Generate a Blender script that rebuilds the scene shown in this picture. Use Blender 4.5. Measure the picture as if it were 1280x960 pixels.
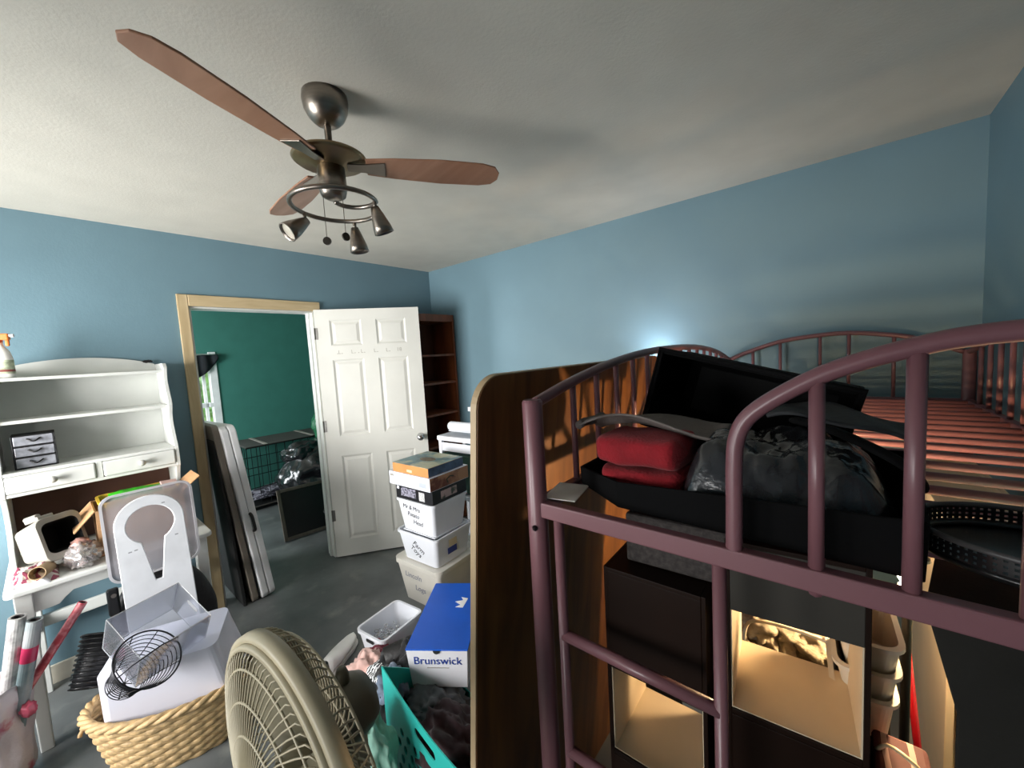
import bpy, bmesh, math, random
from mathutils import Vector, Matrix, noise
C = bpy.context.scene
for o in list(bpy.data.objects): bpy.data.objects.remove(o)
COL = C.collection
PI = math.pi
def R(d): return math.radians(d)
def lin(h):
    h = h.lstrip('#'); v = [int(h[i:i+2], 16)/255 for i in (0, 2, 4)]
    return tuple(((c+.055)/1.055)**2.4 if c > .04045 else c/12.92 for c in v) + (1,)

# ------------------------------------------------------------------ camera, light, exposure
CAM_H = 1.607
cam_d = bpy.data.cameras.new('camera'); cam = bpy.data.objects.new('camera', cam_d); COL.objects.link(cam)
cam_d.sensor_fit = 'HORIZONTAL'; cam_d.sensor_width = 36; cam_d.lens = 36*486.654/1280
cam_d.clip_start = .02
yaw, pit, rol = R(39.97162265), R(-4.59596693), R(-3.31573958)
fw = Vector((-math.sin(yaw)*math.cos(pit), math.cos(yaw)*math.cos(pit), math.sin(pit)))
rt = Vector((math.cos(yaw), math.sin(yaw), 0)); up = rt.cross(fw)
rt2 = math.cos(rol)*rt + math.sin(rol)*up; up2 = -math.sin(rol)*rt + math.cos(rol)*up
M3 = Matrix((rt2, up2, -fw)).transposed()
cam.matrix_world = Matrix.Translation((0, 0, CAM_H)) @ M3.to_4x4()
C.camera = cam

W_ = bpy.data.worlds.new('sky'); C.world = W_; W_.use_nodes = True
nt = W_.node_tree; bg = nt.nodes['Background']
sky = nt.nodes.new('ShaderNodeTexSky'); sky.sky_type = 'PREETHAM'; sky.turbidity = 6; sky.sun_direction = (.3, -.5, .8)
mixw = nt.nodes.new('ShaderNodeMix'); mixw.data_type = 'RGBA'; mixw.inputs[0].default_value = .75
nt.links.new(sky.outputs[0], mixw.inputs[6]); mixw.inputs[7].default_value = (.85, .93, 1, 1)
nt.links.new(mixw.outputs[2], bg.inputs[0]); bg.inputs[1].default_value = 2.2

def area(name, loc, direction, sx, sy, power, color):
    d = bpy.data.lights.new(name, 'AREA'); d.shape = 'RECTANGLE'; d.size = sx; d.size_y = sy; d.energy = power; d.color = color
    o = bpy.data.objects.new(name, d); COL.objects.link(o); o.location = loc
    o.rotation_euler = Vector(direction).to_track_quat('-Z', 'Y').to_euler(); return o
win = area('daylight_bedroom_window', (-2.25, -1.66, 1.3), (-.26, 1, 0), 1.25, 1.2, 84, (1, .985, .96)); win.data.spread = R(122)
fill_light = area('added_fill_light', (-.70, -1.66, 1.15), (-.05, 1, -.30), .8, .75, 11, (1, .99, .97)); fill_light.data.spread = R(115)  # added fill light for the bed front, no window known here
area('added_neighbour_room_fill', (-4.6, -.93, 1.4), (0, 1, 0), 1.0, 1.1, 75, (.93, .98, 1))  # added lamp at an unseen opening, brightens the teal room
C.view_settings.view_transform = 'Standard'; C.view_settings.look = 'None'
C.view_settings.gamma = 1; C.view_settings.use_curve_mapping = False
C.view_settings.exposure = 0.0
try:
    C.cycles.use_denoising = True
    C.cycles.max_bounces = 8; C.cycles.diffuse_bounces = 5; C.cycles.transparent_max_bounces = 24
    C.cycles.sample_clamp_indirect = 6
except Exception: pass

# ------------------------------------------------------------------ materials
MATS = {}
def mat(name, color, rough=.5, metal=0, var=.06, vscale=6, bump=0, bscale=60, coat=0, spec=.5, stretch=None, col2=None, c2scale=4, c2lo=.45, c2hi=.6, emit=None, alpha=None, sheen=0):
    if name in MATS: return MATS[name]
    m = bpy.data.materials.new(name); m.use_nodes = True; n = m.node_tree.nodes; l = m.node_tree.links
    b = n['Principled BSDF']
    c = lin(color)
    b.inputs['Roughness'].default_value = rough; b.inputs['Metallic'].default_value = metal
    b.inputs['Coat Weight'].default_value = coat; b.inputs['Coat Roughness'].default_value = .15
    b.inputs['Specular IOR Level'].default_value = spec
    if sheen: b.inputs['Sheen Weight'].default_value = sheen
    tc = n.new('ShaderNodeTexCoord'); mp = n.new('ShaderNodeMapping'); l.new(tc.outputs['Object'], mp.inputs[0])
    if stretch: mp.inputs['Scale'].default_value = stretch
    nz = n.new('ShaderNodeTexNoise'); nz.inputs['Scale'].default_value = vscale; nz.inputs['Detail'].default_value = 5
    l.new(mp.outputs[0], nz.inputs['Vector'])
    rp = n.new('ShaderNodeValToRGB'); rp.color_ramp.elements[0].position = .3; rp.color_ramp.elements[1].position = .7
    rp.color_ramp.elements[0].color = tuple(max(0, x*(1-var*2)) for x in c[:3]) + (1,)
    rp.color_ramp.elements[1].color = tuple(min(1, x*(1+var*2)) for x in c[:3]) + (1,)
    l.new(nz.outputs['Fac'], rp.inputs[0]); out = rp.outputs[0]
    if col2:
        n2 = n.new('ShaderNodeTexNoise'); n2.inputs['Scale'].default_value = c2scale; n2.inputs['Detail'].default_value = 8
        l.new(tc.outputs['Object'], n2.inputs['Vector'])
        r2 = n.new('ShaderNodeValToRGB'); r2.color_ramp.elements[0].position = c2lo; r2.color_ramp.elements[1].position = c2hi
        l.new(n2.outputs['Fac'], r2.inputs[0])
        mx = n.new('ShaderNodeMix'); mx.data_type = 'RGBA'; l.new(r2.outputs[0], mx.inputs[0]); l.new(out, mx.inputs[6]); mx.inputs[7].default_value = lin(col2); out = mx.outputs[2]
    l.new(out, b.inputs['Base Color'])
    if bump:
        nb = n.new('ShaderNodeTexNoise'); nb.inputs['Scale'].default_value = bscale; nb.inputs['Detail'].default_value = 4
        l.new(mp.outputs[0], nb.inputs['Vector'])
        bp = n.new('ShaderNodeBump'); bp.inputs['Strength'].default_value = bump; bp.inputs['Distance'].default_value = .01
        l.new(nb.outputs['Fac'], bp.inputs['Height']); l.new(bp.outputs[0], b.inputs['Normal'])
    if emit: b.inputs['Emission Color'].default_value = lin(emit[0]); b.inputs['Emission Strength'].default_value = emit[1]
    if alpha is not None: b.inputs['Alpha'].default_value = alpha
    MATS[name] = m; return m
def wood(name, c1, c2, axis='Z', rough=.45, scale=7, coat=.0):
    if name in MATS: return MATS[name]
    m = bpy.data.materials.new(name); m.use_nodes = True; n = m.node_tree.nodes; l = m.node_tree.links; b = n['Principled BSDF']
    b.inputs['Roughness'].default_value = rough; b.inputs['Coat Weight'].default_value = coat
    tc = n.new('ShaderNodeTexCoord'); mp = n.new('ShaderNodeMapping'); l.new(tc.outputs['Object'], mp.inputs[0])
    s = {'X': (.12, 1, 1), 'Y': (1, .12, 1), 'Z': (1, 1, .12)}[axis]; mp.inputs['Scale'].default_value = s
    nz = n.new('ShaderNodeTexNoise'); nz.inputs['Scale'].default_value = scale*3; nz.inputs['Detail'].default_value = 8; nz.inputs['Distortion'].default_value = .8
    l.new(mp.outputs[0], nz.inputs['Vector'])
    rp = n.new('ShaderNodeValToRGB'); rp.color_ramp.elements[0].position = .35; rp.color_ramp.elements[1].position = .68
    rp.color_ramp.elements[0].color = lin(c1); rp.color_ramp.elements[1].color = lin(c2)
    l.new(nz.outputs['Fac'], rp.inputs[0]); l.new(rp.outputs[0], b.inputs['Base Color'])
    bp = n.new('ShaderNodeBump'); bp.inputs['Strength'].default_value = .08; l.new(nz.outputs['Fac'], bp.inputs['Height']); l.new(bp.outputs[0], b.inputs['Normal'])
    MATS[name] = m; return m
def clear(name, color, gloss=.12, tint=.9, rough=.08):
    """thin clear plastic sheet: see-through with a glossy face"""
    if name in MATS: return MATS[name]
    m = bpy.data.materials.new(name); m.use_nodes = True; n = m.node_tree.nodes; l = m.node_tree.links
    n.remove(n['Principled BSDF']); out = n['Material Output']
    t = n.new('ShaderNodeBsdfTransparent'); c = lin(color); t.inputs[0].default_value = c
    d = n.new('ShaderNodeBsdfDiffuse'); d.inputs[0].default_value = c
    g = n.new('ShaderNodeBsdfGlossy'); g.inputs['Roughness'].default_value = rough; g.inputs[0].default_value = (.9, .9, .9, 1)
    m1 = n.new('ShaderNodeMixShader'); m1.inputs[0].default_value = 1-tint; l.new(t.outputs[0], m1.inputs[1]); l.new(d.outputs[0], m1.inputs[2])
    lw = n.new('ShaderNodeLayerWeight'); lw.inputs[0].default_value = .25
    ma = n.new('ShaderNodeMath'); ma.operation = 'MULTIPLY_ADD'; ma.inputs[1].default_value = .6; ma.inputs[2].default_value = gloss; l.new(lw.outputs['Fresnel'], ma.inputs[0])
    m2 = n.new('ShaderNodeMixShader'); l.new(ma.outputs[0], m2.inputs[0]); l.new(m1.outputs[0], m2.inputs[1]); l.new(g.outputs[0], m2.inputs[2])
    l.new(m2.outputs[0], out.inputs[0]); MATS[name] = m; return m
def stripes(name, c1, c2, scale, axis='X', rough=.7, thresh=.5):
    if name in MATS: return MATS[name]
    m = mat(name, c1, rough); n = m.node_tree.nodes; l = m.node_tree.links; b = n['Principled BSDF']
    tc = n.new('ShaderNodeTexCoord'); w = n.new('ShaderNodeTexWave'); w.bands_direction = axis; w.inputs['Scale'].default_value = scale; w.inputs['Distortion'].default_value = .6
    l.new(tc.outputs['Object'], w.inputs['Vector'])
    rp = n.new('ShaderNodeValToRGB'); rp.color_ramp.interpolation = 'CONSTANT'; rp.color_ramp.elements[1].position = thresh
    rp.color_ramp.elements[0].color = lin(c1); rp.color_ramp.elements[1].color = lin(c2); l.new(w.outputs['Fac'], rp.inputs[0]); l.new(rp.outputs[0], b.inputs['Base Color']); return m

# ------------------------------------------------------------------ mesh builder
class MB:
    def __init__(s): s.bm = bmesh.new()
    def box(s, x0, x1, y0, y1, z0, z1, mx=None):
        vs = [s.bm.verts.new((x, y, z)) for z in (z0, z1) for y in (y0, y1) for x in (x0, x1)]
        for f in ((0, 2, 3, 1), (4, 5, 7, 6), (0, 1, 5, 4), (2, 6, 7, 3), (0, 4, 6, 2), (1, 3, 7, 5)): s.bm.faces.new([vs[i] for i in f])
        if mx is not None: bmesh.ops.transform(s.bm, matrix=mx, verts=vs)
        return s
    def hexa(s, b, t):
        """bottom quad, top quad (both counter-clockwise from above)"""
        n = len(b); vb = [s.bm.verts.new(p) for p in b]; vt = [s.bm.verts.new(p) for p in t]
        s.bm.faces.new(vb[::-1]); s.bm.faces.new(vt)
        for i in range(n): s.bm.faces.new((vb[i], vb[(i+1) % n], vt[(i+1) % n], vt[i]))
        return s
    def tube(s, pts, r, n=8, closed=False, flat=1.0):
        pts = [Vector(p) for p in pts]; N = len(pts); rings = []
        prev = None
        for i, p in enumerate(pts):
            a = pts[(i-1) % N] if (closed or i > 0) else p; b = pts[(i+1) % N] if (closed or i < N-1) else p
            t = (b-a).normalized()
            if prev is None:
                u = t.cross(Vector((0, 0, 1)));
                if u.length < .05: u = t.cross(Vector((1, 0, 0)))
            else: u = prev - t*prev.dot(t)
            u.normalize(); prev = u; v = t.cross(u)
            rr = r[i] if isinstance(r, (list, tuple)) else r
            rings.append([s.bm.verts.new(p + rr*(math.cos(2*PI*k/n)*u + math.sin(2*PI*k/n)*flat*v)) for k in range(n)])
        for i in range(N if closed else N-1):
            A = rings[i]; B = rings[(i+1) % N]
            for k in range(n): s.bm.faces.new((A[k], A[(k+1) % n], B[(k+1) % n], B[k]))
        if not closed: s.bm.faces.new(rings[0][::-1]); s.bm.faces.new(rings[-1])
        return s
    def lathe(s, prof, n=24, mx=None, sx=1, sy=1):
        rings = []
        for r, z in prof:
            if r < 1e-6: rings.append([s.bm.verts.new((0, 0, z))])
            else: rings.append([s.bm.verts.new((r*math.cos(2*PI*k/n)*sx, r*math.sin(2*PI*k/n)*sy, z)) for k in range(n)])
        for A, B in zip(rings, rings[1:]):
            for k in range(n):
                k2 = (k+1) % n
                if len(A) == 1 and len(B) == 1: continue
                if len(A) == 1: s.bm.faces.new((A[0], B[k2], B[k]))
                elif len(B) == 1: s.bm.faces.new((A[k], A[k2], B[0]))
                else: s.bm.faces.new((A[k], A[k2], B[k2], B[k]))
        if mx is not None: bmesh.ops.transform(s.bm, matrix=mx, verts=[v for q in rings for v in q])
        return s
    def prism(s, outer, depth, holes=(), mx=None):
        """2D outline (x, y) with holes, extruded along z"""
        loops = [outer] + list(holes); allv = []
        for z in (0, depth):
            ed = []; vv = []
            for lp in loops:
                vs = [s.bm.verts.new((p[0], p[1], z)) for p in lp]; vv.append(vs)
                for i in range(len(vs)): ed.append(s.bm.edges.new((vs[i], vs[(i+1) % len(vs)])))
            if holes: bmesh.ops.triangle_fill(s.bm, use_beauty=True, use_dissolve=False, edges=ed)
            else: s.bm.faces.new(vv[0])
            allv.append(vv)
        for a, b in zip(allv[0], allv[1]):
            for i in range(len(a)): s.bm.faces.new((a[i], a[(i+1) % len(a)], b[(i+1) % len(a)], b[i]))
        if mx is not None: bmesh.ops.transform(s.bm, matrix=mx, verts=[v for q in allv for lp in q for v in lp])
        return s
    def surf(s, fn, nu, nv, cu=False, cv=False):
        g = [[s.bm.verts.new(fn(i/(nu if cu else nu-1), j/(nv if cv else nv-1))) for j in range(nv)] for i in range(nu)]
        for i in range(nu if cu else nu-1):
            for j in range(nv if cv else nv-1): s.bm.faces.new((g[i][j], g[(i+1) % nu][j], g[(i+1) % nu][(j+1) % nv], g[i][(j+1) % nv]))
        return s
    def lump(s, c, rad, seed=0, amp=.25, freq=3, sub=4, flatten=None):
        r = bmesh.ops.create_icosphere(s.bm, subdivisions=sub, radius=1)
        for v in r['verts']:
            d = v.co.normalized(); k = 1 + amp*noise.fractal(d*freq + Vector((seed*7.3, seed*1.7, 0)), 1, 2, 4)
            z = d.z
            if flatten is not None and z < flatten: z = flatten
            v.co = Vector((c[0] + d.x*k*rad[0], c[1] + d.y*k*rad[1], c[2] + z*k*rad[2]))
        return s
    def xf(s, mx): bmesh.ops.transform(s.bm, matrix=mx, verts=s.bm.verts[:]); return s
    def build(s, name, m, parent=None, bevel=0, smooth=False, solid=0, sub=0, seg=2):
        bmesh.ops.recalc_face_normals(s.bm, faces=s.bm.faces[:])
        me = bpy.data.meshes.new(name); s.bm.to_mesh(me); s.bm.free(); me.materials.append(m)
        o = bpy.data.objects.new(name, me); COL.objects.link(o)
        if parent: o.parent = parent
        if smooth:
            for p in me.polygons: p.use_smooth = True
        if solid: q = o.modifiers.new('s', 'SOLIDIFY'); q.thickness = solid; q.offset = 0
        if bevel: q = o.modifiers.new('b', 'BEVEL'); q.width = bevel; q.segments = seg; q.limit_method = 'ANGLE'; q.angle_limit = R(40)
        if sub: q = o.modifiers.new('u', 'SUBSURF'); q.levels = sub; q.render_levels = sub
        return o
def tag(o, label=None, cat=None, group=None, kind=None):
    for k, v in (('label', label), ('category', cat), ('group', group), ('kind', kind)):
        if v: o[k] = v
    return o
def thing(name, label, cat, loc=(0, 0, 0), rot=(0, 0, 0), group=None):
    o = bpy.data.objects.new(name, None); COL.objects.link(o); o.empty_display_size = .05
    o.location = loc; o.rotation_euler = (0, 0, rot) if isinstance(rot, (int, float)) else tuple(rot); return tag(o, label, cat, group)
def struct(name, b, m, bevel=0): return tag(b.build(name, m, None, bevel), kind='structure')
def text(name, s, size, m, parent, mx, ext=.0004, shear=0, align='CENTER'):
    cu = bpy.data.curves.new('t', 'FONT'); cu.body = s; cu.size = size; cu.extrude = ext; cu.shear = shear; cu.align_x = align
    t = bpy.data.objects.new('t', cu); COL.objects.link(t); dg = bpy.context.evaluated_depsgraph_get(); dg.update()
    me = bpy.data.meshes.new_from_object(t.evaluated_get(dg)); bpy.data.objects.remove(t)
    me.transform(mx); me.name = name; me.materials.clear(); me.materials.append(m)
    o = bpy.data.objects.new(name, me); COL.objects.link(o); o.parent = parent; return o
def T(x, y, z): return Matrix.Translation((x, y, z))
def RX(a): return Matrix.Rotation(R(a), 4, 'X')
def RY(a): return Matrix.Rotation(R(a), 4, 'Y')
def RZ(a): return Matrix.Rotation(R(a), 4, 'Z')
def rrect(x0, x1, y0, y1, r, n=6):
    p = []
    for cx, cy, a0 in ((x1-r, y1-r, 0), (x0+r, y1-r, 90), (x0+r, y0+r, 180), (x1-r, y0+r, 270)):
        for k in range(n+1): a = R(a0 + 90*k/n); p.append((cx+r*math.cos(a), cy+r*math.sin(a)))
    return p
def smooth_path(pts, n=8):
    pts = [Vector(p) for p in pts]; out = []
    for i in range(len(pts)-1):
        p0 = pts[max(i-1, 0)]; p1 = pts[i]; p2 = pts[i+1]; p3 = pts[min(i+2, len(pts)-1)]
        for k in range(n):
            t = k/n; out.append(.5*((2*p1) + (-p0+p2)*t + (2*p0-5*p1+4*p2-p3)*t*t + (-p0+3*p1-3*p2+p3)*t**3))
    out.append(pts[-1]); return out
def bin_shell(b, w, d, h, tx, ty, th=.004, r=.03, rim=.012, rimh=.02):
    """open tapered tub standing on z=0: w x d at the rim, inset tx, ty at the base"""
    def loop(ix, iy, z, rr): return [(x, y, z) for x, y in rrect(-w/2+ix, w/2-ix, -d/2+iy, d/2-iy, rr, 5)]
    L = [loop(tx, ty, 0, r), loop(tx*.05, ty*.05, h-rimh, r), loop(-rim, -rim, h-rimh, r+rim), loop(-rim, -rim, h, r+rim), loop(th, th, h, r), loop(tx+th, ty+th, th, r)]
    V = [[b.bm.verts.new(p) for p in lp] for lp in L]
    for A, B in zip(V, V[1:]):
        for i in range(len(A)): b.bm.faces.new((A[i], A[(i+1) % len(A)], B[(i+1) % len(A)], B[i]))
    b.bm.faces.new(V[0][::-1]); b.bm.faces.new(V[-1]); return b

# common materials
white_paint = mat('white_paint', '#d0d2ce', .4, bump=.02, bscale=20, var=.03)
white_plastic = mat('white_plastic', '#e2e4ea', .35, var=.02)
black_plastic = mat('black_plastic', '#0e0e10', .45)
nickel = mat('brushed_nickel', '#8d857c', .32, 1, bump=.03, stretch=(1, 1, 20))
chrome = mat('chrome', '#c8c8c8', .15, 1)
ink = mat('marker_ink', '#26282e', .6)

# ------------------------------------------------------------------ the room
XA, YB, XC, YD, ZC = -3.185, 2.587, .478, -1.55, 2.469
blue = mat('blue_wall_paint', '#6b8894', .55, bump=.05, bscale=90, var=.02, vscale=3)
teal = mat('teal_wall_paint', '#418075', .6, bump=.04, bscale=80, var=.03)
floor_m = mat('grey_painted_floor', '#5e6161', .36, var=.18, vscale=3, bump=.06, bscale=40, col2='#787a76', c2scale=7, c2lo=.56, c2hi=.75)
ceil_m = mat('textured_ceiling', '#c9c5ba', .85, bump=.09, bscale=110, var=.02)
pine = wood('pine_trim', '#b6a07a', '#cfbb96', 'Z', .5)
pine_h = wood('pine_trim_head', '#b6a07a', '#cfbb96', 'Y', .5)
NX = -5.7
struct('floor', MB().box(-6, .7, -1.75, 3.4, -.12, 0), floor_m)
struct('ceiling', MB().box(-6, .7, -1.75, 3.4, ZC, ZC+.12), ceil_m)
OY0, OY1, OZ = .6285, 1.405, 2.022
b = MB(); b.box(XA-.12, XA, YD-.15, OY0, 0, ZC); b.box(XA-.12, XA, OY1, YB+.15, 0, ZC); b.box(XA-.12, XA, OY0, OY1, OZ, ZC); struct('wall_left', b, blue)
struct('wall_back', MB().box(XA, XC+.15, YB, YB+.15, 0, ZC), blue)
struct('wall_right', MB().box(XC, XC+.15, YD-.15, YB, 0, ZC), blue)
wx0, wx1, wz0, wz1 = -2.95, -1.55, .65, 2.05
b = MB(); b.box(XA, wx0, YD-.15, YD, 0, ZC); b.box(wx1, -1.15, YD-.15, YD, 0, ZC); b.box(-.25, XC, YD-.15, YD, 0, ZC); b.box(-1.15, -.25, YD-.15, YD, 0, .75); b.box(-1.15, -.25, YD-.15, YD, 1.55, ZC); b.box(wx0, wx1, YD-.15, YD, 0, wz0); b.box(wx0, wx1, YD-.15, YD, wz1, ZC); struct('wall_front', b, blue)
b = MB()
for x0, x1, z0, z1 in ((wx0-.06, wx0+.04, wz0-.06, wz1+.06), (wx1-.04, wx1+.06, wz0-.06, wz1+.06), (wx0, wx1, wz0-.06, wz0+.04), (wx0, wx1, wz1-.04, wz1+.06), (wx0, wx1, 1.33, 1.37)): b.box(x0, x1, YD-.03, YD+.012, z0, z1)
struct('window_1', b, white_paint)
b = MB()
for x0, x1, z0, z1 in ((-1.21, -1.12, .69, 1.61), (-.28, -.19, .69, 1.61), (-1.12, -.28, .69, .78), (-1.12, -.28, 1.52, 1.61)): b.box(x0, x1, YD-.03, YD+.012, z0, z1)
struct('added_fill_window', b, white_paint)  # opening and frame added behind the camera for the fill light
# neighbouring teal room
fy0, fy1, fz0, fz1 = .55, 1.325, .82, 1.77
b = MB(); b.box(NX-.15, NX, -1.0, fy0, 0, ZC); b.box(NX-.15, NX, fy1, 3.2, 0, ZC); b.box(NX-.15, NX, fy0, fy1, 0, fz0); b.box(NX-.15, NX, fy0, fy1, fz1, ZC); struct('wall_neighbour_far', b, teal)
struct('wall_neighbour_back', MB().box(NX, XA-.12, 3.0, 3.15, 0, ZC), teal)
b = MB(); b.box(NX, -5.15, -1.0, -.85, 0, ZC); b.box(-4.05, XA-.12, -1.0, -.85, 0, ZC); b.box(-5.15, -4.05, -1.0, -.85, 0, .8); b.box(-5.15, -4.05, -1.0, -.85, 2.0, ZC); struct('wall_neighbour_front', b, teal)  # opening added to let in the teal room's extra lamp
struct('wall_neighbour_near', MB().box(XA-.125, XA-.12, -1, OY0-.06, 0, ZC).box(XA-.125, XA-.12, OY1+.06, 3.1, 0, ZC).box(XA-.125, XA-.12, OY0-.06, OY1+.06, OZ+.06, ZC), teal)
b = MB()
for y0, y1, z0, z1 in ((fy0-.05, fy0+.04, fz0-.05, fz1+.05), (fy1-.075, fy1, fz0-.05, fz1+.05), (fy0+.04, fy1-.075, fz0-.05, fz0+.05), (fy0+.04, fy1-.075, fz1-.05, fz1+.03), (fy0+.04, fy1-.14, 1.17, 1.22), (fy1-.11, fy1-.075, 1.17, 1.22), (fy1-.14, fy1-.11, fz0, fz1)): b.box(NX-.09, NX+.012 if y0 != fy1-.14 else NX-.05, y0, y1, z0, z1)
struct('window_2', b, mat('white_vinyl', '#f0f0f0', .4), .004)
# door opening lining and casing
struct('trim_1', MB().box(XA, XA+.016, OY0-.056, OY0, 0, OZ+.072), pine, .004)
struct('trim_2', MB().box(XA, XA+.0165, OY0-.0, OY1+.05, OZ, OZ+.072), pine_h, .004)
struct('trim_3', MB().box(XA, XA+.016, OY1, OY1+.05, 0, OZ), pine, .004)
jm = MB(); jm.box(XA-.12, XA, OY1-.012, OY1, 0, OZ); jm.box(XA-.12, XA, OY0, OY0+.012, 0, OZ); jm.box(XA-.12, XA, OY0+.012, OY1-.012, OZ-.012, OZ); jm.box(XA-.075, XA-.045, OY1-.024, OY1-.012, 0, OZ-.012); struct('trim_4', jm, white_paint, .002)
base_m = mat('baseboard_paint', '#c9c3b4', .5)
struct('baseboard_left', MB().box(XA, XA+.014, YD, OY0-.056, 0, .1).box(XA, XA+.014, OY1+.05, YB, 0, .1), base_m, .003)
struct('baseboard_back', MB().box(XA+.014, XC, YB-.014, YB, 0, .1), base_m, .003)

# ---- door, swung open into the room
DW, DT = .80, .036
door = tag(bpy.data.objects.new('door_1', None), kind='structure'); COL.objects.link(door); door.location = (-3.168, 1.403, .012); door.rotation_euler = (0, 0, R(53))
xs = [0, .108, .345, .456, .69, DW]; zs = [0, .14, .84, 1.0, 1.62, 1.73, 1.935, 2.018]
b = MB(); b.box(0, DW, -DT/2+.009, DT/2, 0, 2.018)
yf = -DT/2
def q4(b, *p): b.bm.faces.new([b.bm.verts.new(x) for x in p])
for i in range(5):
    for j in range(7):
        x0, x1, z0, z1 = xs[i], xs[i+1], zs[j], zs[j+1]
        if i in (1, 3) and j in (1, 3, 5):
            def ring(d0, y0, d1, y1):
                a = [(x0+d0, y0, z0+d0), (x1-d0, y0, z0+d0), (x1-d0, y0, z1-d0), (x0+d0, y0, z1-d0)]; c = [(x0+d1, y1, z0+d1), (x1-d1, y1, z0+d1), (x1-d1, y1, z1-d1), (x0+d1, y1, z1-d1)]
                for k in range(4): q4(b, a[k], a[(k+1) % 4], c[(k+1) % 4], c[k])
            ring(0, yf, .014, yf+.0085); ring(.014, yf+.0085, .02, yf+.0085); ring(.02, yf+.0085, .04, yf+.002)
            q4(b, (x0+.04, yf+.002, z0+.04), (x1-.04, yf+.002, z0+.04), (x1-.04, yf+.002, z1-.04), (x0+.04, yf+.002, z1-.04))
        else: q4(b, (x0, yf, z0), (x1, yf, z0), (x1, yf, z1), (x0, yf, z1))
for a in ((0, 0), (DW, DW)): q4(b, (a[0], yf, 0), (a[0], yf+.01, 0), (a[0], yf+.01, 2.018), (a[0], yf, 2.018))
q4(b, (0, yf, 2.018), (DW, yf, 2.018), (DW, yf+.01, 2.018), (0, yf+.01, 2.018))
bmesh.ops.remove_doubles(b.bm, verts=b.bm.verts[:], dist=.0004)
b.build('door_leaf', mat('door_white', '#cccbc4', .45, bump=.03, bscale=14, var=.035, vscale=2.5), door)
b = MB(); b.lathe([(.0, 0), (.03, 0), (.03, .006), (.012, .012), (.012, .03), (.026, .04), (.028, .055), (.02, .066), (0, .068)], 20, T(.742, yf, .935) @ RX(90)); b.build('door_knob', chrome, door, smooth=True)
for z in (1.83, 1.09, .35):
    b = MB(); b.box(-.003, .018, yf-.003, yf+.004, z-.045, z+.045); b.tube([(-.004, yf-.004, z-.045), (-.004, yf-.004, z+.045)], .006); b.build('door_hinge', mat('steel_hinge', '#7c7a76', .4, 1), door)
grey_mark = mat('sticker_residue', '#9a978f', .7)
for s, x in (('L', .165), ('L', .262), ('L', .335), ('L', .435), ('L', .53), ('18', .625)): text('letter_residue', s, .042, grey_mark, door, T(x, yf-.0004, 1.664) @ RX(90), .0003)
for x in (.147, .18, .277, .35, .305, .45, .545): 
    MB().box(x, x+.008, yf-.0008, yf, 1.664, 1.67).build('letter_residue', grey_mark, door)

# ------------------------------------------------------------------ loft bed
bedm = mat('dusty_rose_enamel', '#7b5258', .38, var=.03, coat=.15, bump=.015, bscale=200)
bed = thing('loft_bed', 'dusty rose metal loft bed with arched guard rails, slats and a ladder', 'bed', (0, 0, 0))
BX0, BX1, BY0, BY1, BZ = -.483, .437, .637, 2.535, 1.296
for x, y in ((BX0, BY0), (BX1, BY0), (BX0, BY1), (BX1, BY1)):
    p = MB().lathe([(0, 0), (.021, 0), (.021, 1.503), (.018, 1.508), (0, 1.508)], 20, T(x, y, 0)).build('post', bedm, bed, smooth=False)
    for f in p.data.polygons: f.use_smooth = abs(f.normal.z) < .5
def rail(nm, x0, x1, y0, y1): MB().box(x0, x1, y0, y1, 1.264, BZ).build(nm, bedm, bed, .003)
rail('end_rail', BX0, BX1, BY0-.012, BY0+.01); rail('end_rail', BX0, BX1, BY1-.011, BY1+.011)
rail('side_rail', BX0-.011, BX0+.011, BY0, BY1); rail('side_rail', BX1-.011, BX1+.011, BY0, BY1)
for x0, x1, y0, y1 in ((BX0, BX1, BY0+.01, BY0+.045),): MB().box(x0+.02, x1-.02, y0, y1, 1.268, 1.272).build('rail_flange', bedm, bed)
for y in [.80+.105*k for k in range(17)]:
    MB().tube([(BX0+.01, y, 1.284), (BX1-.01, y, 1.284)], .0095, 10).build('slat', bedm, bed, smooth=True)
MB().tube([(-.02, BY0, 1.262), (-.02, BY1, 1.262)], .009, 8).build('centre_support', bedm, bed, smooth=True)
def arch(pts, r, nm='guard_rail'): MB().tube(smooth_path(pts, 8), r, 12).build(nm, bedm, bed, smooth=True)
def bar(p0, p1, r): MB().tube([p0, p1], r, 10).build('guard_bar', bedm, bed, smooth=True)
def side_z(y):
    t = abs(y-(BY0+BY1)/2)/((BY1-BY0)/2); return 1.497+.092*(1-t**2.4)
for x in (BX0, BX1):
    arch([(x, BY0+.01+(BY1-BY0-.02)*k/16, side_z(BY0+.01+(BY1-BY0-.02)*k/16)) for k in range(17)], .012)
    for k in range(14): y = .80+.12*k; bar((x, y, BZ-.01), (x, y, side_z(y)), .0075)
far = [(-.47, 1.497), (-.383, 1.534), (-.234, 1.583), (-.066, 1.605), (.056, 1.607), (.204, 1.585), (.287, 1.561), (.42, 1.50)]
arch([(x, BY1, z) for x, z in far], .011)
for x, z in ((-.36, 1.54), (-.234, 1.582), (-.066, 1.605), (.045, 1.607), (.204, 1.585), (.31, 1.55)): bar((x, BY1, BZ-.01), (x, BY1, z), .0075)
fg = [(-.117, 1.285), (-.116, 1.36), (-.1155, 1.42), (-.112, 1.462), (-.099, 1.493), (-.069, 1.521), (-.018, 1.554), (.028, 1.574), (.069, 1.587), (.108, 1.596), (.16, 1.60), (.22, 1.594), (.29, 1.576), (.36, 1.545), (.42, 1.50)]
arch([(x, BY0, z) for x, z in fg], .0115)
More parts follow.
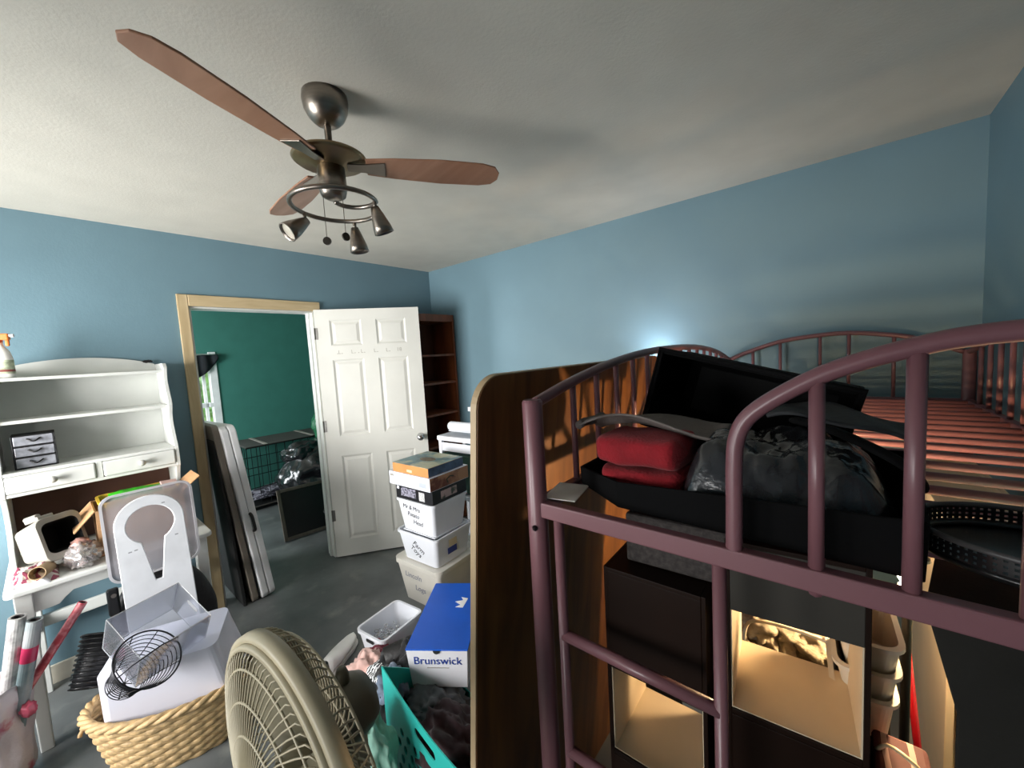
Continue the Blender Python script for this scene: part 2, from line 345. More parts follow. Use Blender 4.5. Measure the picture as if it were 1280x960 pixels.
for x, z in ((-.0195, 1.552), (.0705, 1.587), (.16, 1.60), (.25, 1.588), (.34, 1.555)): bar((x, BY0, BZ-.01), (x, BY0, z), .0092)
for x in (-.431, -.1375): MB().tube([(x, BY0-.001, 0), (x, BY0-.001, 1.264)], .0105, 12).build('ladder_rail', bedm, bed, smooth=True)
for z in (1.018, .757, .5, .24): MB().tube([(-.431, BY0-.001, z), (-.1375, BY0-.001, z)], .0115, 12).build('ladder_rung', bedm, bed, smooth=True)
MB().lathe([(0, 0), (.006, 0), (.006, .003), (.003, .006), (0, .006)], 12, T(BX0+.006, BY0-.02, 1.243) @ RX(90)).build('bolt', mat('dark_bolt', '#2a2224', .4, .8), bed)

# ---- wooden table top leaning beside the bed
px = thing('table_top', 'large brown wooden table top with rounded corners leaning upright beside the pink bed', 'table top', (-.742, .575, 0), (0, R(5.35), 0))
L_ = 1.10; Hh = 1.567
b = MB().prism([(y, z) for y, z in rrect(0, L_, 0, Hh, .07, 8)], .022)
b.xf(Matrix(((0, 0, 1, 0), (1, 0, 0, 0), (0, 1, 0, 0), (0, 0, 0, 1))))
b.build('board', wood('brown_wood_laminate', '#5a3416', '#8a5a2c', 'Z', .42, 5), px)
b = MB().prism(rrect(-.0025, L_+.0025, -.0, Hh+.0025, .0725, 8), .017, [rrect(.0, L_, .0005, Hh, .07, 8)])
b.xf(T(.0025, 0, 0) @ Matrix(((0, 0, 1, 0), (1, 0, 0, 0), (0, 1, 0, 0), (0, 0, 0, 1))))
tag(b.build('edge_band', mat('pale_edge_band', '#b39b78', .5), px), 'pale cream edge band')

# ---- black fabric bin lying on its side on the bed
blackfab = mat('black_fabric', '#0b0b0c', .9, bump=.1, bscale=250, var=.1, spec=.12)
blackfab2 = mat('black_fabric_lining', '#141415', .7, spec=.2, var=.12, vscale=4, bump=.05)
ub = thing('fabric_bin', 'open black fabric bin tipped toward the ladder, above the grey wrapped clothes', 'bin', (-.357, 1.04, 1.594), (R(-4), R(14.4), R(-3)))
w, d, h, t = .415, .27, .205, .010
b = MB(); b.box(0, w, d-t, d, -h, 0)
b.box(0, t, 0, d-t, -h, 0); b.box(w-t, w, 0, d-t, -h, 0); b.box(t, w-t, 0, d-t, -t, 0); b.box(t, w-t, 0, d-t, -h, -h+t)
b.build('bin_body', blackfab, ub, .003)
b = MB().tube([(0, 0, 0), (w, 0, 0), (w, 0, -h), (0, 0, -h)], .006, 8, True); b.build('rim', blackfab, ub, smooth=True)
MB().box(t+.03, w-t-.03, d-t-.004, d-t, -h+.035, -.035).build('base_board', blackfab2, ub, .002)

pp = tag(MB().box(-.035, .035, -.05, .05, 0, .002).build('lit_patch_sheet', mat('lit_patch_white', '#f2eee4', .6), None), 'small white sheet standing in for the bright lit patch on the bed corner beside the post', 'paper'); pp.location = (-.452, .705, 1.2965); pp.rotation_euler = (0, 0, R(12))  # white sheet imitates a brightly lit patch on the bed corner
# ---- low black tray on the slats with its contents
lt = thing('fabric_tray', 'low wide black fabric tray holding red blankets and grey wrapped clothes', 'tray', (0, 0, 0))
out = [(-.326, .688), (.086, .667), (.105, 1.0), (-.40, 1.0), (-.455, .775)]
zt = [1.346, 1.372, 1.385, 1.37, 1.335]
b = MB(); n = len(out); cx = sum(p[0] for p in out)/n; cy = sum(p[1] for p in out)/n
O = [Vector((x, y, 1.2945)) for x, y in out]; Tp = [Vector((x+(x-cx)*.01, y+(y-cy)*.01, z)) for (x, y), z in zip(out, zt)]
Ti = [Vector((cx+(p.x-cx)*.965, cy+(p.y-cy)*.965, p.z)) for p in Tp]; Bi = [Vector((cx+(p.x-cx)*.965, cy+(p.y-cy)*.965, 1.302)) for p in O]
V = [[b.bm.verts.new(p) for p in l] for l in (O, Tp, Ti, Bi)]
for A, B in zip(V, V[1:]):
    for i in range(n): b.bm.faces.new((A[i], A[(i+1) % n], B[(i+1) % n], B[i]))
b.bm.faces.new(V[0][::-1]); b.bm.faces.new(V[3]); b.build('tray_body', blackfab, lt, .002)
redm = mat('red_fleece', '#8a0a19', .9, bump=.35, bscale=180, var=.1, vscale=20, sheen=.08)
def folded(name, c, sx, sy, sz, m, seed, label, cat, rz=0, group=None):
    def fn(u, v):
        a = 2*PI*v; e = 2*PI*u
        ca, sa = math.cos(a), math.sin(a)
        p = Vector((0, math.copysign(abs(ca)**.4, ca)*sy/2, math.copysign(abs(sa)**.6, sa)*sz/2))
        k = 2*u-1; fall = (1-abs(k)**16)**.5 if abs(k) < 1 else 0
        q = Vector((k*sx/2, p.y*(.9+.1*fall)*max(fall, .02), p.z*max(fall, .02)))
        nn = noise.noise(Vector((q.x*18+seed, q.y*18, q.z*22)))*.006
        return q + Vector((nn, nn, nn))
    o = MB().surf(fn, 28, 28, False, True).build(name, m, None, smooth=True); o.location = c; o.rotation_euler = (0, 0, rz); return tag(o, label, cat, group)
folded('folded_blanket', (-.298, .79, 1.334), .172, .145, .062, redm, 1, 'red fleece blanket, lower of the two folded in the black tray', 'blanket', R(-3), 'red blankets in the tray')
folded('folded_blanket', (-.304, .785, 1.396), .174, .15, .062, redm, 5, 'red fleece blanket, upper of the two folded in the black tray', 'blanket', R(-3), 'red blankets in the tray')
shiny_grey = mat('grey_plastic_wrap', '#26272a', .22, var=.25, vscale=14, coat=.6, bump=.5, bscale=26)
def heap(name, x0, x1, y0, y1, zb, zf, m, label, cat, seed=0, amp=.012, f=20, nu=50, nv=30, edge=.25, parent=None):
    def fn(u, v):
        x = x0+(x1-x0)*u; y = y0+(y1-y0)*v
        e = min(1, min(u, 1-u)/edge)*1.0; e2 = min(1, min(v, 1-v)/edge); k = (1-(1-e)**2.2)*(1-(1-e2)**2.2)
        z = zb + (zf(u, v)-zb)*k + amp*k*(noise.fractal(Vector((x*f+seed*3.1, y*f, seed)), 1, 2, 4) + .6*abs(noise.noise(Vector((x*f*1.7+9, y*f*.7, seed)))))
        return Vector((x, y, z))
    b = MB().surf(fn, nu, nv)
    r = bmesh.ops.extrude_face_region(b.bm, geom=b.bm.faces[:]); vs = [g for g in r['geom'] if isinstance(g, bmesh.types.BMVert)]
    for v in vs: v.co.z = zb - .002
    o = b.build(name, m, parent, smooth=True)
    return tag(o, label, cat) if label else o
heap('wrapped_clothes', -.225, .080, .695, .97, 1.31, lambda u, v: 1.440-.030*u-.02*abs(v-.55)+.012*math.sin(9*u+3*v), shiny_grey, 'dark grey clothes wrapped in shiny plastic heaped in the black tray', 'clothes', 3, .016, 17, 90, 60, .22)
cl = mat('taupe_cloth', '#6b635f', .9, bump=.2, bscale=120)
def sheet(name, pts_fn, nu, nv, m, th, label, cat, group=None, parent=None):
    o = MB().surf(pts_fn, nu, nv).build(name, m, parent, smooth=True, solid=th)
    return tag(o, label, cat, group) if label else o
def taupe(u, v):
    x = -.462+.30*u; y = .78+.13*v
    z = 1.424+.022*math.sin(u*4.2+.2)+.012*math.sin(v*5+u*4)-.012*v+.03*u*u
    return Vector((x, y, z))
sheet('draped_cloth', taupe, 30, 14, cl, .004, 'taupe grey cloth lying over the red blankets on the bed', 'cloth')
MB().tube([(-.462+.004*math.cos(k*PI/3), .78+.13*k/10, 1.431) for k in range(11)], .010, 10).build('rolled_hem', cl, bpy.data.objects['draped_cloth'], smooth=True)
gs = mat('charcoal_cloth', '#2b2d30', .75, var=.12, vscale=9, bump=.15, bscale=90)
def gsheet(u, v):
    x = -.10+.20*u; y = .855+.15*v
    return Vector((x, y, 1.458+.008*math.sin(u*3+.4)-.03*u*u+.005*math.sin(9*u+4*v)+.004*v))
sheet('folded_garment', gsheet, 30, 14, gs, .006, 'charcoal garment spread over the wrapped clothes beneath the tipped bin', 'garment')
stp = MB()
stp.tube(smooth_path([(-.06, .83, 1.462), (-.01, .80, 1.455), (.04, .775, 1.436), (.078, .76, 1.414), (.096, .775, 1.385)], 6), [.008]+[.013]*23+[.012], 10, flat=.45)
tag(stp.build('bag_strap', blackfab, None, smooth=True), 'black padded strap lying across the charcoal garment', 'strap')

# ---- black perforated basket at the foot of the slats
pb = thing('perforated_basket', 'black perforated plastic basket by the front rail of the bed', 'basket', (.215, .80, 1.296))
bp_ = mat('black_glossy_plastic', '#141416', .3, coat=.3)
def ringstrip(b, rx, ry, z0, z1, n, holes):
    for k in range(n):
        a0, a1 = 2*PI*k/n, 2*PI*(k+1)/n; am = (a1-a0)*.28
        def P(a, z, s=1): return Vector((rx*math.cos(a)*s, ry*math.sin(a)*s, z))
        m0, m1 = a0+am, a1-am; rows = [z0]
        for r in range(holes): w_ = (z1-z0)/holes; rows += [z0+w_*(r+.28), z0+w_*(r+.72)]
        rows.append(z1)
        for i in range(len(rows)-1):
            for (p, q) in ((a0, m0), (m0, m1), (m1, a1)):
                if i % 2 == 1 and (p, q) == (m0, m1): continue
                b.bm.faces.new([b.bm.verts.new(P(*c)) for c in ((p, rows[i]), (q, rows[i]), (q, rows[i+1]), (p, rows[i+1]))])
    return b
b = ringstrip(MB(), .125, .105, .012, .034, 90, 3); bmesh.ops.remove_doubles(b.bm, verts=b.bm.verts[:], dist=.0002); b.build('perforated_wall', bp_, pb, solid=.002)
MB().tube([(.127*math.cos(2*PI*k/48), .107*math.sin(2*PI*k/48), .036) for k in range(48)], .004, 8, True).build('rim', mat('grey_plastic_rim', '#4d4b4c', .4), pb, smooth=True)
MB().tube([(.124*math.cos(2*PI*k/48), .104*math.sin(2*PI*k/48), .008) for k in range(48)], .005, 8, True).build('base_ring', bp_, pb, smooth=True)
MB().lathe([(0, .001), (.122, .001), (.124, .004), (0, .004)], 40, None, 1, .84).build('base', bp_, pb)

# ------------------------------------------------------------------ under the bed
dark_lam = mat('espresso_laminate', '#1c0e07', .5, var=.1, spec=.15)
cream = mat('cream_laminate', '#d8c8ac', .5, var=.03)
def cubby(name, label, x0, x1, y0, y1, zf, zo, ztop, rot, t=.008, apron_m=None, extra=None):
    r = thing(name, label, 'shelf unit', (x0, y0, 0), (0, 0, R(rot))); w = x1-x0; d = y1-y0
    for a in (0, w-t): MB().box(a, a+t, 0, d, 0, ztop).build('side_panel', dark_lam, r, .001)
    MB().box(t, w-t, -.001, d, ztop-t, ztop).build('top_panel', dark_lam, r, .001)
    MB().box(t, w-t, -.001, t, zo, ztop-t).build('front_panel', apron_m or dark_lam, r, .001)
    MB().box(t, w-t, 0, d, zf-.012, zf-.002).build('shelf_board', dark_lam, r, .001)
    MB().box(t, w-t, -.001, t, .02, zf-.012).build('lower_front', dark_lam, r, .001)
    b = MB(); b.box(t, w-t, .004, d, zf-.002, zf); b.box(t, t+.002, .004, d-.002, zf, zo+.03); b.box(w-t-.002, w-t, .004, d-.002, zf, zo+.03)
    tag(b.build('lining', cream, r), 'cream lining of the open compartment'); return r, w, d
rL, wL, dL = cubby('shelf_unit', 'dark brown shelf unit behind the ladder with a closed upper front', -.376, -.178, .714, .905, .735, .925, 1.148, 1.0)
b = MB(); b.box(.045, wL-.01, dL-.008, dL, .905, .93)
for k in range(22): b.box(.05+k*.007, .053+k*.007, dL-.0085, dL-.008, .908, .925)
b.build('back_rail', dark_lam, rL)
MB().box(0, .008, dL, dL+.31, 0, 1.148).build('light_block_panel', dark_lam, rL)  # unseen panel added to keep lamp light off the lower table top
slate = mat('dark_slate_laminate', '#3d3a35', .6, var=.06, spec=.2)
rR, wR, dR = cubby('shelf_unit', 'dark cube shelf with a slate front, its open back showing a linen basket', -.156, .046, .765, .965, .918, 1.112, 1.245, 5.0, .008, slate)
gmesh = mat('grey_speckled_fabric', '#3c3735', .9, var=.25, vscale=90, bump=.3, bscale=200)
b = MB().box(-.105, .09, -.10, .10, 0, .105); o = tag(b.build('storage_box', gmesh, None, .006), 'grey speckled fabric box standing on the dark brown shelf unit', 'box'); o.location = (-.245, .865, 1.149); o.rotation_euler = (0, 0, R(3))
# wicker style basket with towel, behind the cube shelf
cb = thing('linen_basket', 'cream linen basket with a folded towel seen through the cube shelf', 'basket', (-.085, 1.13, 0), (0, 0, R(6)))
b = bin_shell(MB(), .205, .17, .86, .03, .03, .004, .03, .004, .01); b.build('basket_body', mat('beige_plastic', '#dccfb4', .5), cb)
MB().tube(smooth_path([(-.095, -.08, .85), (-.092, -.08, .90), (-.07, -.08, .925), (0, -.08, .93), (.075, -.08, .92), (.098, -.08, .89), (.1, -.08, .845)], 6), .004, 8).build('handle', mat('cream_plastic', '#e6d9bf', .4), cb, smooth=True)
tw = mat('linen_towel', '#a59a84', .9, bump=.3, bscale=150)
for k, (x, r_) in enumerate(((-.055, 20), (0, -15), (.055, 10))):
    b = MB().lump((x, -.01, .865), (.045, .07, .032), k+3, .5, 1.6, 4); b.build('towel_fold', tw, cb, smooth=True)
# lamp standing under the bed
LX, LY, LZ = .128, 1.21, 1.055
lp = thing('work_lamp', 'bare bulb lamp glowing warm below the slats of the bed', 'lamp', (LX, LY, 0))
lm = mat('lamp_black', '#151515', .4)
MB().lathe([(0, 0), (.075, 0), (.075, .012), (.02, .02), (.009, .03), (.009, LZ-.075), (.017, LZ-.07), (.017, LZ-.03), (0, LZ-.03)], 20).build('stand', lm, lp, smooth=False)
MB().lathe([(0, -.032), (.012, -.03), (.013, -.02), (.022, -.005), (.026, .008), (.022, .023), (.012, .031), (0, .033)], 20, T(0, 0, LZ)).build('bulb', mat('lit_bulb', '#ffd9a0', .5, emit=('#ffd6a2', 1150)), lp, smooth=True)
MB().lathe([(.004, .052), (.034, .046), (.036, .040), (.034, .042), (.004, .048)], 24, T(0, 0, LZ)).build('added_shade_cap', lm, lp, smooth=True)  # cap added over the bulb to keep its light off the ceiling
MB().tube([(.0, .017, LZ-.05), (0, .030, LZ-.02), (0, .034, LZ+.02), (0, .03, LZ+.044)], .0025, 6).build('shade_wire', lm, lp)
# tall cream shelf side against the back wall
ts = thing('bookcase', 'cream bookcase with shelf pin holes standing behind the lamp', 'bookcase', (.215, 1.36, 0))
b = MB().box(0, .016, 0, .76, 0, 1.12); b.build('side_panel', cream, ts, .002); MB().box(.016, .17, .745, .76, 0, 1.12).build('back_panel', cream, ts); MB().box(.155, .17, 0, .745, 0, 1.12).build('side_panel', cream, ts, .002)
for z in (.05, .42, .80, 1.1): MB().box(.016, .155, .01, .745, z-.016, z).build('shelf', cream, ts)
hm = mat('pin_hole', '#6b5434', .8)
for k in range(6): MB().lathe([(0, 0), (.004, 0), (.004, .001), (0, .001)], 10, T(0.0002, .13, .93+k*.035) @ RY(-90)).build('pin_hole', hm, ts)
# nested clear trays and other small things right of the cube shelf
trans_w = clear('milky_plastic', '#e6dfd2', .1, .45, .3)
for k, z in enumerate((.83, .885, .94)):
    t_ = thing('plastic_tub', ('lowest', 'middle', 'topmost')[k]+' white rimmed tub of the nested stack beside the cube shelf', 'tub', (.045+.003*k, 1.02, z), (R(8), R(-4), R(4)), 'nested tubs under the bed')
    bin_shell(MB(), .09, .15, .1, .012, .014, .003, .02, .006, .008).build('tub_body', mat('tub_white', '#ddd6c6', .35), t_)
st = tag(MB().box(0, .085, 0, .14, 0, .82).build('narrow_box', mat('dark_lacquer', '#0c0605', .8, spec=.1), None, .005), 'narrow dark box standing under the nested white tubs', 'box'); st.location = (-.005, .955, 0)
hg = stripes('striped_fabric', '#4a1212', '#b08e84', 9, 'X', .8, .86)
o = tag(MB().box(0, .075, 0, .10, 0, .86).build('striped_hamper', hg, None, .008), 'dark red hamper with thin pale stripes below the white tubs', 'hamper'); o.location = (.055, .84, 0); o.name = 'striped_hamper'
MB().tube(smooth_path([(.006, .05, .86), (.02, .02, .90), (.05, -.0, .90), (.068, .01, .865), (.066, .03, .858)], 6), .0045, 8, flat=.6).build('handle', mat('cream_strap', '#dcc59c', .6), o, smooth=True)
o = tag(MB().tube([(.185, 1.27, .3), (.142, 1.33, .80)], .008, 12).build('red_rod', mat('red_gloss', '#a3101c', .15, coat=.8), None, smooth=True), 'glossy red rod leaning in front of the cream bookcase', 'rod')
pf = thing('framed_picture', 'dark picture in a thin grey frame standing behind the white tubs', 'picture', (.040, 1.18, 0), (0, 0, R(-2)))
MB().box(0, .058, 0, .010, .50, 1.0).build('picture_sheet', mat('dark_print', '#2a1d14', .4, var=.2), pf)
b = MB()
for x0, x1, z0, z1 in ((-.008, .004, .49, 1.008), (.054, .062, .49, 1.008), (.004, .054, .998, 1.008), (.004, .054, .49, .50)): b.box(x0, x1, -.004, .014, z0, z1)
b.build('frame', mat('grey_frame', '#6b5f50', .4), pf, .002); MB().box(-.01, .064, -.01, .018, 0, .489).build('base', dark_lam, pf)
bagm = mat('dark_grey_canvas', '#2b2a27', .9, spec=.15, var=.12, vscale=4, bump=.15, bscale=120)
b = MB().prism([(.094, 0), (.129, 0), (.129, 1.082), (.0985, 1.215), (.095, 1.22), (.42, 1.22), (.42, 0)][1:], .22)
b.xf(Matrix(((1, 0, 0, 0), (0, 0, 1, 0), (0, 1, 0, 0), (0, 0, 0, 1))))
for v_ in b.bm.verts: v_.co.x += .185*v_.co.y*(1 if v_.co.x < .3 else 0)
o = tag(b.build('storage_bag', bagm, None, .004), 'tall dark grey canvas storage bag filling the space below the guard rail', 'bag'); o.location = (0, .75, 0)

# white shaded floor lamp in the far corner behind the bins
fl = thing('floor_lamp', 'slim floor lamp with a glowing white shade between the table top and the back wall', 'lamp', (-.90, 2.47, 0))
MB().lathe([(0, 0), (.10, 0), (.10, .012), (.02, .02), (.008, .03), (.008, 1.38), (0, 1.38)], 24).build('stand', mat('white_enamel', '#d8d6d0', .4), fl)
MB().lathe([(.045, 1.36), (.060, 1.36), (.040, 1.475), (.036, 1.475), (.055, 1.364)], 28).build('shade', mat('white_shade', '#f2efe8', .7, emit=('#f4f6ff', 1.2)), fl, smooth=True)
MB().lathe([(0, 1.385), (.02, 1.39), (.026, 1.43), (.018, 1.465), (0, 1.47)], 18).build('bulb', mat('cool_bulb', '#ffffff', .5, emit=('#eef4ff', 450)), fl, smooth=True)

# ------------------------------------------------------------------ ceiling fan
fan = thing('ceiling_fan', 'brushed nickel ceiling fan with reddish wooden blades and three spotlights', 'ceiling fan', (-1.28, .668, ZC))
MB().lathe([(0, 0), (.068, 0), (.070, -.02), (.066, -.045), (.055, -.068), (.040, -.084), (.026, -.092), (.012, -.094), (0, -.094)], 32).build('canopy', nickel, fan, smooth=True)
MB().lathe([(.011, -.085), (.011, -.17), (.018, -.172), (.018, -.185)], 16).build('downrod', nickel, fan, smooth=True)
MB().lathe([(0, -.165), (.03, -.166), (.085, -.178), (.112, -.192), (.116, -.2), (.108, -.206), (.06, -.214), (.045, -.225), (0, -.226)], 40).build('motor_housing', mat('aged_brass_nickel', '#9a8668', .35, 1), fan, smooth=True)
MB().lathe([(.0, -.222), (.042, -.224), (.044, -.29), (.038, -.315), (.02, -.325), (0, -.326)], 28).build('switch_housing', nickel, fan, smooth=True)
bladem = wood('fan_blade_wood', '#93684f', '#ab8067', 'X', .4, 4)
for a in (55, 175, 295):
    mx = RZ(a) @ T(0, 0, -.218) @ RX(-11)
    ol = [(.11, -.04), (.2, -.052), (.36, -.062), (.5, -.058), (.545, -.045), (.565, -.015), (.565, .02), (.545, .048), (.5, .06), (.36, .062), (.2, .05), (.11, .038)]
    MB().prism(ol, .006, (), mx).build('blade', bladem, fan, .002)
    MB().prism([(.05, -.018), (.1, -.02), (.17, -.034), (.17, .034), (.1, .02), (.05, .018)], .004, (), mx @ T(0, 0, -.004)).build('blade_arm', nickel, fan, .001)
def sp(a, r=.128, z=-.338): return Vector((r*math.cos(R(a)), r*math.sin(R(a)), z))
cr = Vector((math.cos(yaw), math.sin(yaw), 0)); cb_ = Vector((math.sin(yaw), -math.cos(yaw), 0))   # right and towards the room
pts = [Vector((-.03, .03, -.33)).lerp(sp(10), k/10) for k in range(10)]
pts = []
for k in range(60):
    ph = -105 + k*7.2; s = k/59
    rr = .132 if k > 13 else .025+.107*(k/13)**.75
    pts.append(cr*rr*math.cos(R(ph)) + cb_*rr*math.sin(R(ph)) + Vector((0, 0, -.322-.034*s)))
MB().tube(pts, .0075, 10, flat=1).build('spiral_rail', nickel, fan, smooth=True)
def spot(base, d):
    d = Vector(d).normalized(); q = d.to_track_quat('Z', 'Y').to_matrix().to_4x4()
    MB().tube([base, base+Vector((0, 0, -.028))], .006, 10).build('spot_stem', nickel, fan, smooth=True)
    mx = T(*(base+Vector((0, 0, -.03)))) @ q
    sh = MB().lathe([(0, -.012), (.013, -.008), (.021, .02), (.03, .055), (.033, .078), (.03, .079), (.027, .06)], 24, mx).build('spot_shade', nickel, fan, smooth=True)
    MB().lathe([(0, .070), (.028, .070), (.0285, .066)], 20, mx).build('spot_lens', mat('frosted_lens', '#b9b4a6', .3), sh, smooth=True)
ringc = Vector((0, 0, 0))
spot(-cr*.122-cb_*.04+Vector((0, 0, -.346)), -cr*.50+cb_*.62+Vector((0, 0, -.62)))
spot(-cb_*.132+Vector((0, 0, -.354))+cr*.012, cr*.12-cb_*.05+Vector((0, 0, -1)))
spot(cr*.130-cb_*.01+Vector((0, 0, -.33)), cr*.26-cb_*.25+Vector((0, 0, -1)))
for dx, zl in ((-.02, -.455), (.042, -.445)):
    p = cr*dx+cb_*.035
    MB().tube([p+Vector((0, 0, -.32)), p+Vector((0, 0, zl))], .0012, 6).build('pull_chain', nickel, fan)
    MB().lathe([(0, -.003), (.013, -.003), (.013, .003), (0, .003)], 16, T(p.x, p.y, zl-.012) @ RZ(40 if dx < 0 else 95) @ RX(90)).build('chain_medallion', mat('pewter', '#4a4640', .4, 1), fan)

# ------------------------------------------------------------------ white desk and hutch
desk = thing('desk', 'white painted writing desk carrying the hutch, against the blue wall', 'desk', (0, 0, 0))
DX0, DX1, DY0, DY1 = -3.165, -2.6, -.20, .50
MB().prism(rrect(DX0, DX1, DY0, DY1, .03, 5), .024, (), T(0, 0, .712)).build('top', white_paint, desk, .006)
for x in (DX0+.045, DX1-.045):
    for y in (DY0+.05, DY1-.05): MB().hexa([(x-.02, y-.02, 0), (x+.02, y-.02, 0), (x+.02, y+.02, 0), (x-.02, y+.02, 0)], [(x-.026, y-.026, .712), (x+.026, y-.026, .712), (x+.026, y+.026, .712), (x-.026, y+.026, .712)]).build('leg', white_paint, desk, .004)
def apron(y0, y1, n=24):
    top = []; bot = []
    for k in range(n+1):
        s = k/n; y = y0+(y1-y0)*s; e = min(s, 1-s); zz = .615 if e < .12 else (.615+.045*min(1, (e-.12)/.08))
        bot.append((y, zz)); top.append((y, .712))
    return bot+top[::-1]
toYZ = Matrix(((0, 0, 1, 0), (1, 0, 0, 0), (0, 1, 0, 0), (0, 0, 0, 1)))
MB().prism(apron(DY0+.075, DY1-.075), .018, (), T(DX1-.05, 0, 0) @ toYZ).build('apron', white_paint, desk, .002)
for y in (DY0+.045, DY1-.063): MB().box(DX0+.07, DX1-.07, y, y+.018, .62, .712).build('apron', white_paint, desk, .002)
MB().box(DX0+.02, DX0+.045, DY0+.07, DY1-.07, .34, .40).build('stretcher', white_paint, desk, .003)
for y in (DY0+.05, DY1-.05): MB().box(DX0+.07, DX1-.07, y-.012, y+.012, .34, .40).build('stretcher', white_paint, desk, .003)
hu = thing('hutch', 'white painted hutch with open shelves and two drawers standing on the desk', 'hutch', (0, 0, .7365))
HX0, HX1, HY0, HY1 = -3.165, -2.9, -.185, .452
prof = [(HX0, 0), (HX1+.0, 0), (HX1+.0, .08), (HX1-.045, .14), (HX1-.055, .24), (HX1-.02, .325), (HX1, .345), (HX1, .44), (HX1-.012, .47), (HX1-.05, .56), (HX1-.055, .62), (HX1-.025, .675), (HX1-.02, .70), (HX1-.045, .76), (HX1-.07, .82), (HX1-.055, .875), (HX1-.045, .9), (HX1-.07, .925), (HX0, .925)]
prof2 = [(p.x, p.y) for p in smooth_path([(x, z, 0) for x, z in prof[1:-1]], 4)]
for y in (HY0, HY1-.018):
    MB().prism([prof[0]]+prof2+[prof[-1]], .018, (), T(0, y+.018, 0) @ RX(90)).build('side_panel', white_paint, hu, .002)
for nm, z, dx in (('shelf', .872, .06), ('shelf', .672, .035), ('shelf', .435, .0), ('drawer_floor', .338, 0.002)):
    MB().box(HX0, HX1-dx, HY0+.018, HY1-.018, z, z+.016).build(nm, white_paint, hu, .003)
bp_pts = [(HY0, 0), (HY1, 0), (HY1, .905)] + [(HY0+(HY1-HY0)*(1-k/24), .915+.062*(math.sin(PI*k/24))**.7) for k in range(1, 24)] + [(HY0, .905)]
MB().prism(bp_pts, .008, (), T(HX0-.0085, 0, 0) @ toYZ).build('back_panel', white_paint, hu)
MB().box(HX0-.0, HX0+.004, HY0+.02, HY1-.02, .002, .335).build('back_lining', mat('walnut_back', '#4a2c1e', .6), hu)
ym = (HY0+HY1)/2
MB().box(HX1-.03, HX1+.001, ym-.012, ym+.012, .354, .436).build('drawer_divider', white_paint, hu, .003)
for y0, y1 in ((HY0+.02, ym-.014), (ym+.014, HY1-.02)):
    d_ = MB().box(HX1-.2, HX1+.008, y0, y1, .356, .434).build('drawer', white_paint, hu, .006)
    MB().lathe([(0, 0), (.009, 0), (.007, .012), (.015, .02), (.016, .028), (0, .034)], 18, T(HX1+.008, (y0+y1)/2, .395) @ RY(90)).build('knob', mat('knob_enamel', '#b9b8b2', .3), d_, smooth=True)
MB().lump((HX0+.003, .40, .945), (.003, .022, .008), 2, .4, 4, 3).build('paint_chip', mat('chipped_dark', '#1c1a1a', .8), hu)

sb = thing('spray_bottle', 'white spray bottle with an orange trigger on top of the hutch', 'bottle', (-3.0, -.125, 1.6245), (0, 0, R(70)))
MB().lathe([(0, 0), (.034, 0), (.036, .01), (.036, .09), (.03, .125), (.016, .15), (.013, .168), (0, .168)], 24, None, 1.15, .75).build('bottle_body', mat('bottle_white', '#e8e6e0', .3), sb, smooth=True)
b = MB(); b.box(-.028, .04, -.012, .012, .178, .208); b.box(.015, .028, -.006, .006, .15, .18, T(.01, 0, 0) @ Matrix.Identity(4)); b.box(-.014, .014, -.014, .014, .164, .18); b.build('trigger_head', mat('orange_plastic', '#d8742c', .4), sb, .004)
MB().lathe([(0, 0), (.008, 0), (.008, .014), (0, .014)], 12, T(.04, 0, .198) @ RY(90)).build('nozzle', white_plastic, sb)
MB().lathe([(.0365, .02), (.0365, .085)], 24, None, 1.15, .76).build('wrap_label', mat('green_print', '#b9c2a6', .5, var=.3, vscale=40), sb, smooth=True)
MB().lathe([(.0368, .03), (.0368, .04)], 24, None, 1.15, .77).build('wrap_label', mat('red_print', '#8c4a44', .5), sb, smooth=True)

og = thing('drawer_organizer', 'small three drawer organizer with grey see-through drawers inside the hutch', 'organizer', (-2.965, -.064, 1.1895))
w, d, h = .136, .13, .160
b = MB(); b.box(-d, 0, -w/2, -w/2+.004, 0, h); b.box(-d, 0, w/2-.004, w/2, 0, h); b.box(-d, 0, -w/2, w/2, h-.004, h); b.box(-d, -d+.004, -w/2, w/2, 0, h)
for k in range(3): b.box(-d, .001, -w/2, w/2, k*.0525, k*.0525+.005)
b.build('case', black_plastic, og, .001)
for k in range(3):
    z = .006+k*.0525
    dr = MB().box(-d+.01, .002, -w/2+.006, w/2-.006, z, z+.044).build('drawer', mat('smoky_plastic', '#85878e', .3, var=.2, vscale=30), og, .003)
    MB().tube([(.003+.012*math.sin(PI*t/8), -.02+.04*t/8, z+.03-.012*math.sin(PI*t/8)) for t in range(9)], .0035, 8).build('handle', black_plastic, dr, smooth=True)

# ---- things on the desk
ap = thing('white_appliance_bin', 'off white plastic bin tipped open, black inside, on the desk', 'bin', (-2.795, -.035, .7375), (0, 0, R(30)))
ap.scale = (.92, .92, .92)
om = mat('off_white_plastic', '#8f8b82', .45, var=.08)
mx = T(-.13, 0, .110) @ RY(74)
b = MB(); o_ = rrect(-.11, .11, -.085, .085, .035); i_ = rrect(-.082, .075, -.07, .07, .03)
b.prism(o_, .02, [i_], mx @ T(0, 0, .16)); 
b.hexa([(x*.8, y*.85, 0) for x, y in o_], [(x, y, .16) for x, y in o_]); bmesh.ops.transform(b.bm, matrix=mx, verts=[v for v in b.bm.verts if False])
b.bm.free()
b = MB(); L = [[(x*.8, y*.85, 0) for x, y in o_], [(x, y, .165) for x, y in o_], [(x, y, .18) for x, y in o_], [(x, y, .18) for x, y in i_], [(x*.8, y*.85, .01) for x, y in i_]]
